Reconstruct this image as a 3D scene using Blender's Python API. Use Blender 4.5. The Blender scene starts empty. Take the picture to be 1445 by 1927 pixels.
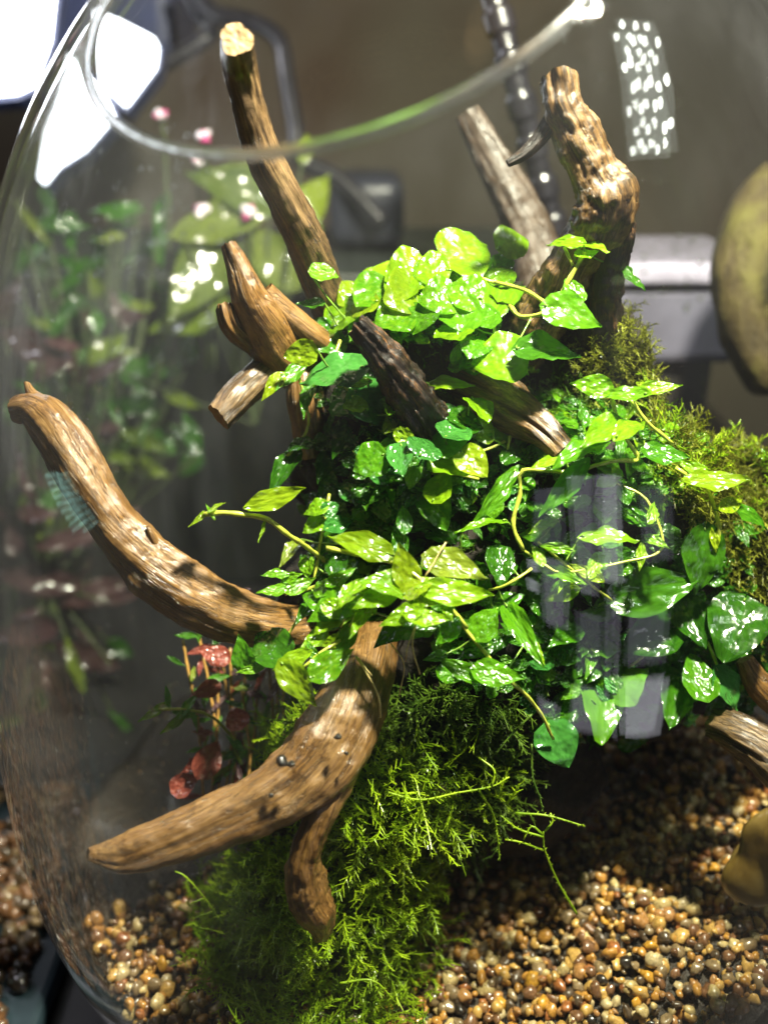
import bpy, bmesh, math, random
import numpy as np
from mathutils import Vector, Matrix, noise
from mathutils.bvhtree import BVHTree
random.seed(7); rng = np.random.default_rng(7)
S = 0.01                      # all numbers below are centimetres, the world is metres
sc = bpy.context.scene
COL = sc.collection

# ------------------------------------------------------------------ camera
W, H, F = 1445.0, 1927.0, 1812.0
PITCH = math.radians(25)
FW = np.array([0, math.cos(PITCH), -math.sin(PITCH)]); RT = np.array([1.0, 0, 0]); UP = np.cross(RT, FW)
cam = bpy.data.cameras.new('camera'); camo = bpy.data.objects.new('camera', cam); COL.objects.link(camo)
camo.location = (0, 0, 0); camo.rotation_euler = (math.pi/2 - PITCH, 0, 0)
cam.sensor_fit = 'VERTICAL'; cam.sensor_height = 24; cam.lens = 24*F/H
cam.clip_start = 0.01; cam.clip_end = 50
cam.dof.use_dof = True; cam.dof.focus_distance = 0.275
cam.dof.aperture_fstop = (cam.lens/1000)/0.0058
sc.camera = camo

# ------------------------------------------------------------------ world, lamps, exposure
w = bpy.data.worlds.new('World'); sc.world = w; w.use_nodes = True
bg = w.node_tree.nodes['Background']; bg.inputs[0].default_value = (0.95, 0.95, 1.0, 1); bg.inputs[1].default_value = 0.03
sc.view_settings.view_transform = 'Standard'; sc.view_settings.look = 'None'
sc.view_settings.exposure = 0; sc.view_settings.gamma = 1
sc.cycles.transparent_max_bounces = 24; sc.cycles.max_bounces = 10
sc.cycles.caustics_reflective = False; sc.cycles.sample_clamp_indirect = 6
LAMP = np.array([11.0, 21.0, 24.0])
def area(name, loc, target, size, power, col):
    l = bpy.data.lights.new(name, 'AREA'); l.shape = 'DISK'; l.size = size*S; l.energy = power; l.color = col
    o = bpy.data.objects.new(name, l); COL.objects.link(o); o.location = np.array(loc)*S
    o.rotation_euler = (Vector(target)-Vector(loc)).to_track_quat('-Z', 'Y').to_euler()
    return o
area('terrarium_lamp_light', LAMP, (0.5, 27, -18), 3.5, 10.0, (1.0, 0.94, 0.73))
area('background_lamp_light', (-45, 48, 30), (-18, 62, -18), 12, 1.1, (0.92, 0.9, 1.0))

# ------------------------------------------------------------------ helpers
def P(px, py, d):             # a point seen at photo pixel px,py at d cm from the lens along its axis
    return d*((px-W/2)/F*RT - (py-H/2)/F*UP + FW)
def pd(px, d): return px/F*d  # pixels to cm at a distance
def tag(o, label=None, cat=None, group=None, kind=None):
    if label: o['label'] = label
    if cat: o['category'] = cat
    if group: o['group'] = group
    if kind: o['kind'] = kind
    return o
def mesh(name, V, Fc, mat=None, smooth=True, grain=None, mi=None, uv=None):
    me = bpy.data.meshes.new(name)
    me.from_pydata([tuple(map(float, v)) for v in V] if not isinstance(V, np.ndarray) else V.tolist(), [], Fc if isinstance(Fc, list) else Fc.tolist())
    if mat is not None:
        for m in (mat if isinstance(mat, (list, tuple)) else [mat]): me.materials.append(m)
    if smooth: me.polygons.foreach_set('use_smooth', [True]*len(me.polygons))
    if mi is not None: me.polygons.foreach_set('material_index', mi)
    if grain is not None:
        a = me.attributes.new('grain', 'FLOAT_VECTOR', 'POINT'); a.data.foreach_set('vector', np.asarray(grain, np.float32).ravel())
    me.update(); return me
def link(name, me, parent=None, loc=None):
    o = bpy.data.objects.new(name, me); COL.objects.link(o)
    if loc is not None: o.location = loc
    if parent is not None:
        o.parent = parent
    return o
def empty(name, loc, label, cat, group=None):
    o = bpy.data.objects.new(name, None); COL.objects.link(o); o.location = np.array(loc)*S
    o.empty_display_size = .01
    return tag(o, label, cat, group)
def wobj(name, V, Fc, mat, parent=None, **k):      # V in world cm; made local to the parent (unrotated) or to its own first point
    V = np.asarray(V, float)
    base = np.array(parent.location)/S if parent is not None else V.mean(0)
    o = link(name, mesh(name, (V-base)*S, Fc, mat, **k), parent)
    if parent is None: o.location = base*S
    elif parent.parent is not None: pass
    return o
def nt(name):
    m = bpy.data.materials.new(name); m.use_nodes = True
    t = m.node_tree; b = t.nodes['Principled BSDF']; return m, t, b, t.nodes['Material Output']
def N(t, typ, **k):
    n = t.nodes.new(typ)
    for a, v in k.items():
        if a in n.inputs: n.inputs[a].default_value = v
        else: setattr(n, a, v)
    return n
def ramp(t, fac, stops):
    r = t.nodes.new('ShaderNodeValToRGB'); e = r.color_ramp.elements
    while len(e) < len(stops): e.new(0.5)
    for q, (p, c) in zip(e, stops): q.position = p; q.color = (*c, 1)
    t.links.new(fac, r.inputs[0]); return r
def coords(t, kind='Object', scale=(1, 1, 1), attr=None):
    if attr: c = N(t, 'ShaderNodeAttribute', attribute_name=attr).outputs['Vector']
    else: c = t.nodes.new('ShaderNodeTexCoord').outputs[kind]
    m = t.nodes.new('ShaderNodeMapping'); m.inputs['Scale'].default_value = scale; t.links.new(c, m.inputs[0]); return m.outputs[0]
def noise_n(t, vec, scale, detail=4, rough=.55, dist=0):
    n = N(t, 'ShaderNodeTexNoise'); n.inputs['Scale'].default_value = scale; n.inputs['Detail'].default_value = detail
    n.inputs['Roughness'].default_value = rough; n.inputs['Distortion'].default_value = dist
    t.links.new(vec, n.inputs['Vector']); return n.outputs[0]
def bump(t, b, h, strength, dist, prev=None):
    n = t.nodes.new('ShaderNodeBump'); n.inputs['Strength'].default_value = strength; n.inputs['Distance'].default_value = dist
    t.links.new(h, n.inputs['Height'])
    if prev is not None: t.links.new(prev, n.inputs['Normal'])
    t.links.new(n.outputs[0], b.inputs['Normal']); return n.outputs[0]
def plain(name, col, rough=.5, metal=0, nscale=60, var=.25, bmp=.1, coat=0, emit=None):
    m, t, b, o = nt(name)
    v = coords(t); n = noise_n(t, v, nscale)
    r = ramp(t, n, [(.3, tuple(c*(1-var) for c in col)), (.7, tuple(min(1, c*(1+var)) for c in col))])
    t.links.new(r.outputs[0], b.inputs['Base Color']); b.inputs['Roughness'].default_value = rough
    b.inputs['Metallic'].default_value = metal; b.inputs['Coat Weight'].default_value = coat; b.inputs['Coat Roughness'].default_value = .12
    if bmp: bump(t, b, n, bmp, .002)
    if emit: b.inputs['Emission Color'].default_value = (*emit[0], 1); b.inputs['Emission Strength'].default_value = emit[1]
    return m

# ---- materials
def wood(name, cols, wet=.5, gs=1.0):
    m, t, b, o = nt(name)
    g = coords(t, attr='grain', scale=(11*gs, 11*gs, .6*gs)); fine = noise_n(t, g, 1.0, 6, .65, .6)
    g2 = coords(t, attr='grain', scale=(1.4, 1.4, .5)); big = noise_n(t, g2, 1.0, 4, .6)
    g3 = coords(t, attr='grain', scale=(17, 17, 1.0)); fib = noise_n(t, g3, 1.0, 3, .6, .4)
    mx = N(t, 'ShaderNodeMath', operation='MULTIPLY_ADD'); t.links.new(fine, mx.inputs[0]); mx.inputs[1].default_value = .6
    m2 = N(t, 'ShaderNodeMath', operation='MULTIPLY_ADD'); t.links.new(big, m2.inputs[0]); m2.inputs[1].default_value = .35; t.links.new(mx.outputs[0], m2.inputs[2])
    mx.inputs[2].default_value = 0
    m3 = N(t, 'ShaderNodeMath', operation='MULTIPLY_ADD'); t.links.new(fib, m3.inputs[0]); m3.inputs[1].default_value = .25; t.links.new(m2.outputs[0], m3.inputs[2])
    m4 = N(t, 'ShaderNodeMath', operation='SUBTRACT'); t.links.new(m3.outputs[0], m4.inputs[0]); m4.inputs[1].default_value = .1
    r = ramp(t, m4.outputs[0], [(.37, cols[0]), (.45, cols[1]), (.54, cols[2]), (.66, cols[3])])
    t.links.new(r.outputs[0], b.inputs['Base Color'])
    rr = N(t, 'ShaderNodeMapRange'); t.links.new(big, rr.inputs[0]); rr.inputs[1].default_value = .35; rr.inputs[2].default_value = .65
    rr.inputs[3].default_value = .28; rr.inputs[4].default_value = .62; t.links.new(rr.outputs[0], b.inputs['Roughness'])
    b.inputs['Coat Weight'].default_value = wet; b.inputs['Coat Roughness'].default_value = .12
    p = bump(t, b, fib, .5, .00018); p = bump(t, b, fine, .7, .0005, p)
    pit = N(t, 'ShaderNodeTexVoronoi'); pit.inputs['Scale'].default_value = 150; t.links.new(coords(t), pit.inputs['Vector'])
    pr = N(t, 'ShaderNodeMapRange'); t.links.new(pit.outputs['Distance'], pr.inputs[0]); pr.inputs[1].default_value = 0; pr.inputs[2].default_value = .22; p = bump(t, b, pr.outputs[0], .5, .0004, p)
    gc = coords(t, attr='grain', scale=(3.2, 3.2, .28)); cn = noise_n(t, gc, 1.0, 5, .6, .8)
    ca = N(t, 'ShaderNodeMath', operation='SUBTRACT'); t.links.new(cn, ca.inputs[0]); ca.inputs[1].default_value = .5; cb = N(t, 'ShaderNodeMath', operation='ABSOLUTE'); t.links.new(ca.outputs[0], cb.inputs[0])
    cr = N(t, 'ShaderNodeMapRange'); t.links.new(cb.outputs[0], cr.inputs[0]); cr.inputs[1].default_value = 0; cr.inputs[2].default_value = .018; cr.inputs[3].default_value = .25; cr.inputs[4].default_value = 1
    cm = N(t, 'ShaderNodeMix', data_type='RGBA', blend_type='MULTIPLY'); cm.inputs[0].default_value = .8; t.links.new(r.outputs[0], cm.inputs[6]); t.links.new(cr.outputs[0], cm.inputs[7]); t.links.new(cm.outputs[2], b.inputs['Base Color']); p = bump(t, b, cr.outputs[0], .6, .0005, p)
    ob = coords(t); blob = noise_n(t, ob, 260, 3); p = bump(t, b, blob, .5, .0005, p)
    t.links.new(p, b.inputs['Coat Normal']); return m
WOOD = wood('wet_tan_driftwood', [(.045, .020, .005), (.125, .060, .014), (.19, .098, .025), (.29, .165, .050)], .65, 1.35)
WOODG = wood('grey_brown_driftwood', [(.015, .010, .006), (.06, .036, .016), (.14, .085, .036), (.28, .18, .08)], .35)
WOODR = wood('rough_dark_driftwood', [(.008, .005, .003), (.05, .027, .010), (.14, .075, .024), (.34, .21, .085)], .45, .8)
WOODK = wood('blackened_driftwood', [(.003, .002, .0015), (.006, .004, .003), (.016, .008, .004), (.20, .09, .03)], .12)
CUT = plain('pale_cut_wood', (.24, .15, .065), .6, nscale=400, var=.4, bmp=.6)

def leafmat(name, c1, c2, vein, trans, tw=.4, rough=.3):
    m, t, b, o = nt(name); b.inputs['Specular IOR Level'].default_value = .2
    uv = coords(t, 'UV'); n = noise_n(t, uv, 5, 4)
    oi = t.nodes.new('ShaderNodeObjectInfo')
    ad = N(t, 'ShaderNodeMath', operation='MULTIPLY_ADD'); t.links.new(oi.outputs['Random'], ad.inputs[0]); ad.inputs[1].default_value = .5; t.links.new(n, ad.inputs[2])
    r = ramp(t, ad.outputs[0], [(.4, c1), (1.0, c2)])
    # veins: midrib and side veins from the leaf's own UVs (u along, v across)
    sx = t.nodes.new('ShaderNodeSeparateXYZ'); t.links.new(uv, sx.inputs[0])
    av = N(t, 'ShaderNodeMath', operation='ABSOLUTE'); t.links.new(sx.outputs[1], av.inputs[0])
    mid = N(t, 'ShaderNodeMapRange'); t.links.new(av.outputs[0], mid.inputs[0]); mid.inputs[1].default_value = 0; mid.inputs[2].default_value = .07; mid.inputs[3].default_value = 1; mid.inputs[4].default_value = 0
    sv = N(t, 'ShaderNodeMath', operation='MULTIPLY_ADD'); t.links.new(av.outputs[0], sv.inputs[0]); sv.inputs[1].default_value = -.55; t.links.new(sx.outputs[0], sv.inputs[2])
    sn = N(t, 'ShaderNodeMath', operation='MULTIPLY'); t.links.new(sv.outputs[0], sn.inputs[0]); sn.inputs[1].default_value = 44
    si = N(t, 'ShaderNodeMath', operation='SINE'); t.links.new(sn.outputs[0], si.inputs[0])
    sp = N(t, 'ShaderNodeMapRange'); t.links.new(si.outputs[0], sp.inputs[0]); sp.inputs[1].default_value = .8; sp.inputs[2].default_value = 1; sp.inputs[3].default_value = 0; sp.inputs[4].default_value = .55
    mxv = N(t, 'ShaderNodeMath', operation='MAXIMUM'); t.links.new(mid.outputs[0], mxv.inputs[0]); t.links.new(sp.outputs[0], mxv.inputs[1])
    vf = N(t, 'ShaderNodeMath', operation='MULTIPLY'); t.links.new(mxv.outputs[0], vf.inputs[0]); vf.inputs[1].default_value = .3
    mc = N(t, 'ShaderNodeMix', data_type='RGBA'); t.links.new(vf.outputs[0], mc.inputs[0]); t.links.new(r.outputs[0], mc.inputs[6]); mc.inputs[7].default_value = (*vein, 1)
    t.links.new(mc.outputs[2], b.inputs['Base Color'])
    b.inputs['Roughness'].default_value = rough; b.inputs['Coat Weight'].default_value = 1; b.inputs['Coat Roughness'].default_value = .09
    ob_ = coords(t); n2 = noise_n(t, ob_, 4.6, 1, .35); pv = bump(t, b, mxv.outputs[0], -.35, .00030); p = bump(t, b, n2, .9, .0011)
    n3 = noise_n(t, ob_, 20, 0); p = bump(t, b, n3, .6, .00009, p); pv2 = bump(t, b, n2, .9, .0012, pv)
    t.links.new(p, b.inputs['Coat Normal'])
    tr = N(t, 'ShaderNodeBsdfTranslucent'); tr.inputs[0].default_value = (*trans, 1)
    tm = N(t, 'ShaderNodeMix', data_type='RGBA'); tm.inputs[0].default_value = .5; t.links.new(mc.outputs[2], tm.inputs[6]); tm.inputs[7].default_value = (*trans, 1)
    t.links.new(tm.outputs[2], tr.inputs[0])
    mix = N(t, 'ShaderNodeMixShader'); mix.inputs[0].default_value = tw
    t.links.new(b.outputs[0], mix.inputs[1]); t.links.new(tr.outputs[0], mix.inputs[2]); t.links.new(mix.outputs[0], o.inputs[0])
    return m
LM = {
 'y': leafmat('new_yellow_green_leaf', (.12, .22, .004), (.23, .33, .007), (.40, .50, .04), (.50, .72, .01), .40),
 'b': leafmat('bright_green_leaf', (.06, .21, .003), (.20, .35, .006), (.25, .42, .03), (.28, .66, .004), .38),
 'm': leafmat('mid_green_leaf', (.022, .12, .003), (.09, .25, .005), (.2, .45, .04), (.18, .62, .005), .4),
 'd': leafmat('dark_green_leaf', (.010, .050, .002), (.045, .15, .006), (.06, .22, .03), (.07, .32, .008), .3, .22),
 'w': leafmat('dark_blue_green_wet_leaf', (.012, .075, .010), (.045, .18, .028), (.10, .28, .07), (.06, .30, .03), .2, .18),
 'p': leafmat('dusky_pink_leaf', (.02, .009, .009), (.085, .038, .042), (.2, .1, .1), (.12, .035, .035), .2),
 'q': leafmat('dim_olive_broad_leaf', (.05, .085, .012), (.14, .18, .02), (.2, .24, .05), (.14, .2, .02), .25, .6),
 'o': leafmat('olive_leaf', (.08, .14, .012), (.19, .25, .018), (.30, .36, .05), (.3, .4, .02), .35),
 'r': leafmat('red_leaf', (.14, .02, .015), (.28, .07, .045), (.4, .2, .13), (.35, .07, .04), .3),
}
STEM = plain('yellow_green_stem', (.38, .42, .05), .35, nscale=300, var=.35, coat=.5)
STEMO = plain('orange_brown_stem', (.36, .20, .05), .4, nscale=300, var=.4, coat=.4)
STALK = plain('green_leaf_stalk', (.13, .24, .02), .4, nscale=300, var=.3, coat=.4)
STEMD = plain('dark_stem', (.05, .07, .02), .5, nscale=300)
ROOT = plain('pale_aerial_root', (.55, .42, .16), .5, nscale=300)
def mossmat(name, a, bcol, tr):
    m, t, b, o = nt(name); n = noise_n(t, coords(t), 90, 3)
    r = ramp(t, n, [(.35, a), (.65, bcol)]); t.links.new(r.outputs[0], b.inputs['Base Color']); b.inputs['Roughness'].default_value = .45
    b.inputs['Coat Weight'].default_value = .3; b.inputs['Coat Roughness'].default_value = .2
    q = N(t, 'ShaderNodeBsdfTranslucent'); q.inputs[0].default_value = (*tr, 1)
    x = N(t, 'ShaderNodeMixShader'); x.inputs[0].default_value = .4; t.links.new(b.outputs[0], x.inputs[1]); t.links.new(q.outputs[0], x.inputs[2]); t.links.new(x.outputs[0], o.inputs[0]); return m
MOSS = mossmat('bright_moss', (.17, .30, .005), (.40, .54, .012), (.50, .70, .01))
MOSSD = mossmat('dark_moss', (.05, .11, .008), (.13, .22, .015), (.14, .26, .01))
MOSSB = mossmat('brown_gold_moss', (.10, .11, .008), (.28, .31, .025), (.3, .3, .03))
SOIL = plain('wet_dark_peat', (.010, .007, .004), .95, nscale=150, var=.6, bmp=1)

# ------------------------------------------------------------------ the glass jar
JX, JY, JZ, JR, JT, JB, JP = 1.65, 29.84, -20.0, 14.6, 24.95, 12.2, 2.43
RIMC = np.array([-.9903, 20.4409, -.54]); RIMN = np.array([-.24374, -.50765, .82637])
def jr(z):
    dz = z-JZ
    q = abs(dz/JB) if dz < 0 else abs(dz/JT)
    pw = 3.0 if dz < 0 else JP
    return JR*max(0, 1-q**pw)**(1/pw)
def glassmat():
    m, t, b, o = nt('clear_wet_glass'); t.nodes.remove(b)
    fr = N(t, 'ShaderNodeFresnel'); fr.inputs['IOR'].default_value = 1.38
    ge = t.nodes.new('ShaderNodeNewGeometry'); io = N(t, 'ShaderNodeMapRange'); t.links.new(ge.outputs['Backfacing'], io.inputs[0]); io.inputs[3].default_value = 1.38; io.inputs[4].default_value = 1/1.38
    t.links.new(io.outputs[0], fr.inputs['IOR'])   # the pane reflects alike from both sides
    g = N(t, 'ShaderNodeBsdfGlossy'); g.inputs['Roughness'].default_value = .015; g.inputs['Color'].default_value = (1, 1, 1, 1)
    tr = N(t, 'ShaderNodeBsdfTransparent'); tr.inputs[0].default_value = (.985, .995, .99, 1)
    wob = noise_n(t, coords(t, scale=(1, 1, .25)), 28, 2); bn = t.nodes.new('ShaderNodeBump'); bn.inputs['Strength'].default_value = .4; bn.inputs['Distance'].default_value = .002
    t.links.new(wob, bn.inputs['Height']); t.links.new(bn.outputs[0], g.inputs['Normal'])
    mx = N(t, 'ShaderNodeMixShader'); t.links.new(fr.outputs[0], mx.inputs[0]); t.links.new(tr.outputs[0], mx.inputs[1]); t.links.new(g.outputs[0], mx.inputs[2])
    # thin film of condensation, run into vertical streaks, with glare haze painted in, heaviest on the left side of the jar
    st = noise_n(t, coords(t, scale=(1, 1, .12)), 90, 4, .6, .5)
    cl = noise_n(t, coords(t, scale=(1, 1, .5)), 28, 3, .6, .8)
    sx = t.nodes.new('ShaderNodeSeparateXYZ'); t.links.new(coords(t), sx.inputs[0])
    left = N(t, 'ShaderNodeMapRange'); t.links.new(sx.outputs[0], left.inputs[0]); left.inputs[1].default_value = -.015; left.inputs[2].default_value = -.10; left.inputs[3].default_value = .16; left.inputs[4].default_value = 1
    a = N(t, 'ShaderNodeMapRange'); t.links.new(st, a.inputs[0]); a.inputs[1].default_value = .38; a.inputs[2].default_value = .72
    c = N(t, 'ShaderNodeMapRange'); t.links.new(cl, c.inputs[0]); c.inputs[1].default_value = .35; c.inputs[2].default_value = .70
    hi = N(t, 'ShaderNodeMapRange'); t.links.new(sx.outputs[2], hi.inputs[0]); hi.inputs[1].default_value = .10; hi.inputs[2].default_value = .28; hi.inputs[3].default_value = .2; hi.inputs[4].default_value = 1
    lh = N(t, 'ShaderNodeMath', operation='MULTIPLY'); t.links.new(left.outputs[0], lh.inputs[0]); t.links.new(hi.outputs[0], lh.inputs[1])
    m1 = N(t, 'ShaderNodeMath', operation='MULTIPLY'); t.links.new(a.outputs[0], m1.inputs[0]); t.links.new(c.outputs[0], m1.inputs[1])
    m2 = N(t, 'ShaderNodeMath', operation='MULTIPLY'); t.links.new(m1.outputs[0], m2.inputs[0]); t.links.new(lh.outputs[0], m2.inputs[1])
    m3 = N(t, 'ShaderNodeMath', operation='MULTIPLY_ADD'); t.links.new(m2.outputs[0], m3.inputs[0]); m3.inputs[1].default_value = FILM_HAZE
    t.links.new(left.outputs[0], m3.inputs[2]) if False else None
    m4_ = N(t, 'ShaderNodeMath', operation='MULTIPLY'); t.links.new(lh.outputs[0], m4_.inputs[0]); m4_.inputs[1].default_value = .022; t.links.new(m4_.outputs[0], m3.inputs[2])  # even veil painted over the upper left for glare and bloom
    df = N(t, 'ShaderNodeBsdfDiffuse'); df.inputs[0].default_value = (.8, .82, .9, 1)
    tl = N(t, 'ShaderNodeBsdfTranslucent'); tl.inputs[0].default_value = (.8, .82, .9, 1)
    dm = N(t, 'ShaderNodeMixShader'); t.links.new(df.outputs[0], dm.inputs[1]); t.links.new(tl.outputs[0], dm.inputs[2])
    fm = N(t, 'ShaderNodeMixShader'); t.links.new(m3.outputs[0], fm.inputs[0]); t.links.new(mx.outputs[0], fm.inputs[1]); t.links.new(dm.outputs[0], fm.inputs[2])
    t.links.new(fm.outputs[0], o.inputs[0]); return m
FILM_HAZE = .10
GLASS = glassmat()
RIMG, t_, b_, o_ = nt('thick_rim_glass')
b_.inputs['Transmission Weight'].default_value = 1; b_.inputs['Roughness'].default_value = .22; b_.inputs['IOR'].default_value = 1.45; b_.inputs['Base Color'].default_value = (.93, .95, .97, 1)
wv_ = noise_n(t_, coords(t_), 90, 2); bump(t_, b_, wv_, .2, .002)
jar = empty('glass_jar', (JX, JY, -32.3), 'clear rounded glass jar with a slanted open mouth holding moss, wood and vines', 'jar')
def build_jar():
    bm = bmesh.new()
    zs = [JZ - JB*math.cos(a) for a in np.linspace(0.02, math.pi/2, 44)] + [JZ + JT*math.sin(a) for a in np.linspace(0, math.pi/2-.03, 80)[1:]]
    n = 128; rows = []
    for z in zs:
        r = jr(z); rows.append([bm.verts.new(((JX+r*math.cos(2*math.pi*k/n)), (JY+r*math.sin(2*math.pi*k/n)), z)) for k in range(n)])
    for a, b in zip(rows, rows[1:]):
        for k in range(n): bm.faces.new((a[k], a[(k+1) % n], b[(k+1) % n], b[k]))
    bm.faces.new(rows[0][::-1]); bm.faces.new(rows[-1])
    bmesh.ops.bisect_plane(bm, geom=bm.verts[:]+bm.edges[:]+bm.faces[:], dist=1e-4,
        plane_co=RIMC, plane_no=RIMN, clear_outer=True)
    bm.verts.ensure_lookup_table()
    bed = [e for e in bm.edges if e.is_boundary]
    # order boundary
    loop = []
    if bed:
        v = bed[0].verts[0]; start = v; prev = None
        while True:
            loop.append(np.array(v.co))
            nx = [e for e in v.link_edges if e.is_boundary and e is not prev]
            prev = nx[0]; v = prev.other_vert(v)
            if v is start or len(loop) > 5000: break
    base = Vector((JX, JY, -32.3))
    for v in bm.verts: v.co = (v.co-base)*S
    me = bpy.data.meshes.new('glass_wall'); bm.to_mesh(me); bm.free(); me.materials.append(GLASS)
    me.polygons.foreach_set('use_smooth', [True]*len(me.polygons))
    o = link('glass_wall', me, jar)
    so = o.modifiers.new('thickness', 'SOLIDIFY'); so.thickness = .0028; so.offset = 1
    return loop
def tube_geo(pts, rad, n=8, closed=False, cap=True):
    pts = np.asarray(pts, float); m = len(pts)
    T = np.gradient(pts, axis=0) if not closed else np.roll(pts, -1, 0)-np.roll(pts, 1, 0)
    T /= np.linalg.norm(T, axis=1)[:, None]+1e-9
    u = np.cross(T[0], [0.3, 0.2, 1]); u /= np.linalg.norm(u)
    V = []; rad = np.broadcast_to(rad, (m,)) if np.ndim(rad) < 2 else rad
    fr = []
    for i in range(m):
        u = u-T[i]*np.dot(u, T[i]); u /= np.linalg.norm(u)+1e-9; v = np.cross(T[i], u); fr.append((u.copy(), v))
    th = np.arange(n)*2*math.pi/n
    for i in range(m):
        u, v = fr[i]; V.append(pts[i]+rad[i]*(np.cos(th)[:, None]*u+np.sin(th)[:, None]*v))
    V = np.concatenate(V); Fc = []
    for i in range(m if closed else m-1):
        j = (i+1) % m
        for k in range(n): Fc.append([i*n+k, i*n+(k+1) % n, j*n+(k+1) % n, j*n+k])
    if cap and not closed: Fc.append(list(range(n))[::-1]); Fc.append([(m-1)*n+k for k in range(n)])
    return V, Fc, fr
def spline(pts, step=.12, extra=None):
    pts = np.asarray(pts, float); P_ = np.vstack([2*pts[0]-pts[1], pts, 2*pts[-1]-pts[-2]])
    out = []
    for i in range(1, len(P_)-2):
        L = np.linalg.norm(P_[i+1][:3]-P_[i][:3]); n = max(2, int(L/step))
        for k in range(n):
            s = k/n; a, b, c, d = P_[i-1], P_[i], P_[i+1], P_[i+2]
            out.append(.5*((2*b)+(-a+c)*s+(2*a-5*b+4*c-d)*s*s+(-a+3*b-3*c+d)*s**3))
    out.append(P_[-2]); return np.array(out)
rim_loop = build_jar()
lp = np.array(rim_loop)
# resample evenly
def resample_closed(p, n):
    q = np.vstack([p, p[:1]]); s = np.r_[0, np.cumsum(np.linalg.norm(np.diff(q, axis=0), axis=1))]
    t = np.linspace(0, s[-1], n, endpoint=False); return np.stack([np.interp(t, s, q[:, k]) for k in range(3)], 1)
lp = resample_closed(lp, 220)
V, Fc, _ = tube_geo(lp, .13, 14, closed=True)
wobj('rim', V, Fc, RIMG, jar)

# ------------------------------------------------------------------ ground around the jar, wall
TABLE = plain('dark_table_laminate', (.018, .017, .018), .35, nscale=25, var=.2)
o = wobj('table', [(-150, -10, -32.6), (34, -10, -32.6), (34, 105, -32.6), (-150, 105, -32.6), (-150, -10, -36), (34, -10, -36), (34, 105, -36), (-150, 105, -36)],
         [[0, 1, 2, 3], [7, 6, 5, 4], [0, 4, 5, 1], [1, 5, 6, 2], [2, 6, 7, 3], [3, 7, 4, 0]], TABLE, smooth=False); tag(o, kind='structure')
WALL, t_, b_, o_ = nt('grey_brown_wall_paint')
n_ = noise_n(t_, coords(t_), 2.2, 3); r_ = ramp(t_, n_, [(.35, (.135, .115, .078)), (.55, (.18, .155, .105)), (.66, (.13, .088, .052))]); t_.links.new(r_.outputs[0], b_.inputs['Base Color']); b_.inputs['Roughness'].default_value = .8
o = wobj('wall', [(-200, 118, -90), (200, 118, -90), (200, 118, 120), (-200, 118, 120), (-200, 122, -90), (200, 122, -90), (200, 122, 120), (-200, 122, 120)],
         [[0, 1, 2, 3], [7, 6, 5, 4], [0, 4, 5, 1], [1, 5, 6, 2], [2, 6, 7, 3], [3, 7, 4, 0]], WALL, smooth=False); tag(o, kind='structure')

# ------------------------------------------------------------------ gravel bed
GZ = -27.0
def gh(x, y):
    tt = min(1, max(0, (x-3)/9)); return GZ + 2.5*tt*tt*(3-2*tt) + .35*math.sin(x*.5+1)*math.cos(y*.45) + .9*math.exp(-((x-3)**2+(y-33)**2)/40) + .5*noise.noise(Vector((x*.35, y*.35, 0)))
bed = empty('gravel_bed', (JX, JY, GZ), None, None); bed['kind'] = 'structure'
def build_bed():
    n = 64; V = [(JX, JY, gh(JX, JY))]; Fc = []
    for i in range(1, 25):
        for k in range(n):
            a = 2*math.pi*k/n; R = jr(gh(JX+13.2*math.cos(a), JY+13.2*math.sin(a)))-.08; r = R*i/24; x = JX+r*math.cos(a); y = JY+r*math.sin(a); V.append((x, y, gh(x, y)-.1))
    for k in range(n): Fc.append([0, 1+k, 1+(k+1) % n])
    for i in range(23):
        for k in range(n): a = 1+i*n; b = a+n; Fc.append([a+k, b+k, b+(k+1) % n, a+(k+1) % n])
    base = len(V)
    for k in range(n):
        a = 2*math.pi*k/n; V.append((JX+11*math.cos(a), JY+11*math.sin(a), -30.6))
    a0 = 1+23*n
    for k in range(n): Fc.append([a0+k, base+k, base+(k+1) % n, a0+(k+1) % n])
    Fc.append([base+k for k in range(n)][::-1])
    o = wobj('sand_base', V, Fc, plain('wet_dark_sand', (.018, .012, .006), .5, nscale=500, var=.6, bmp=1, coat=.2), bed)
    return V, Fc
bedV, bedF = build_bed()
pcols = [tuple(v*.74*k for v, k in zip(c, (1.0, .90, .62))) for c in [(.50, .27, .07), (.60, .40, .15), (.33, .13, .05), (.19, .10, .06), (.55, .46, .28), (.09, .065, .05), (.40, .22, .10), (.62, .54, .40), (.26, .20, .14), (.58, .33, .05), (.025, .02, .02)]]
pw_ = np.array([16, 16, 4, 12, 14, 8, 12, 5, 12, 3, 3], float); pw_ /= pw_.sum()
def pebmat(i, c):
    m, t, b, o = nt('wet_pebble_' + ['ochre', 'honey', 'rust', 'brown', 'cream', 'umber', 'tan', 'quartz', 'grey', 'amber', 'black'][i])
    n = noise_n(t, coords(t), 320, 4, .6, .5); r = ramp(t, n, [(.3, tuple(x*.55 for x in c)), (.55, c), (.75, tuple(min(.8, x*1.35+.03) for x in c))])
    t.links.new(r.outputs[0], b.inputs['Base Color']); b.inputs['Roughness'].default_value = .3; b.inputs['Coat Weight'].default_value = .8; b.inputs['Coat Roughness'].default_value = .08
    if i in (0, 1, 4, 7, 9): b.inputs['Subsurface Weight'].default_value = 0
    n2 = noise_n(t, coords(t), 700, 2); bump(t, b, n2, .3, .0003); return m
PM = [pebmat(i, c) for i, c in enumerate(pcols)]
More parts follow.
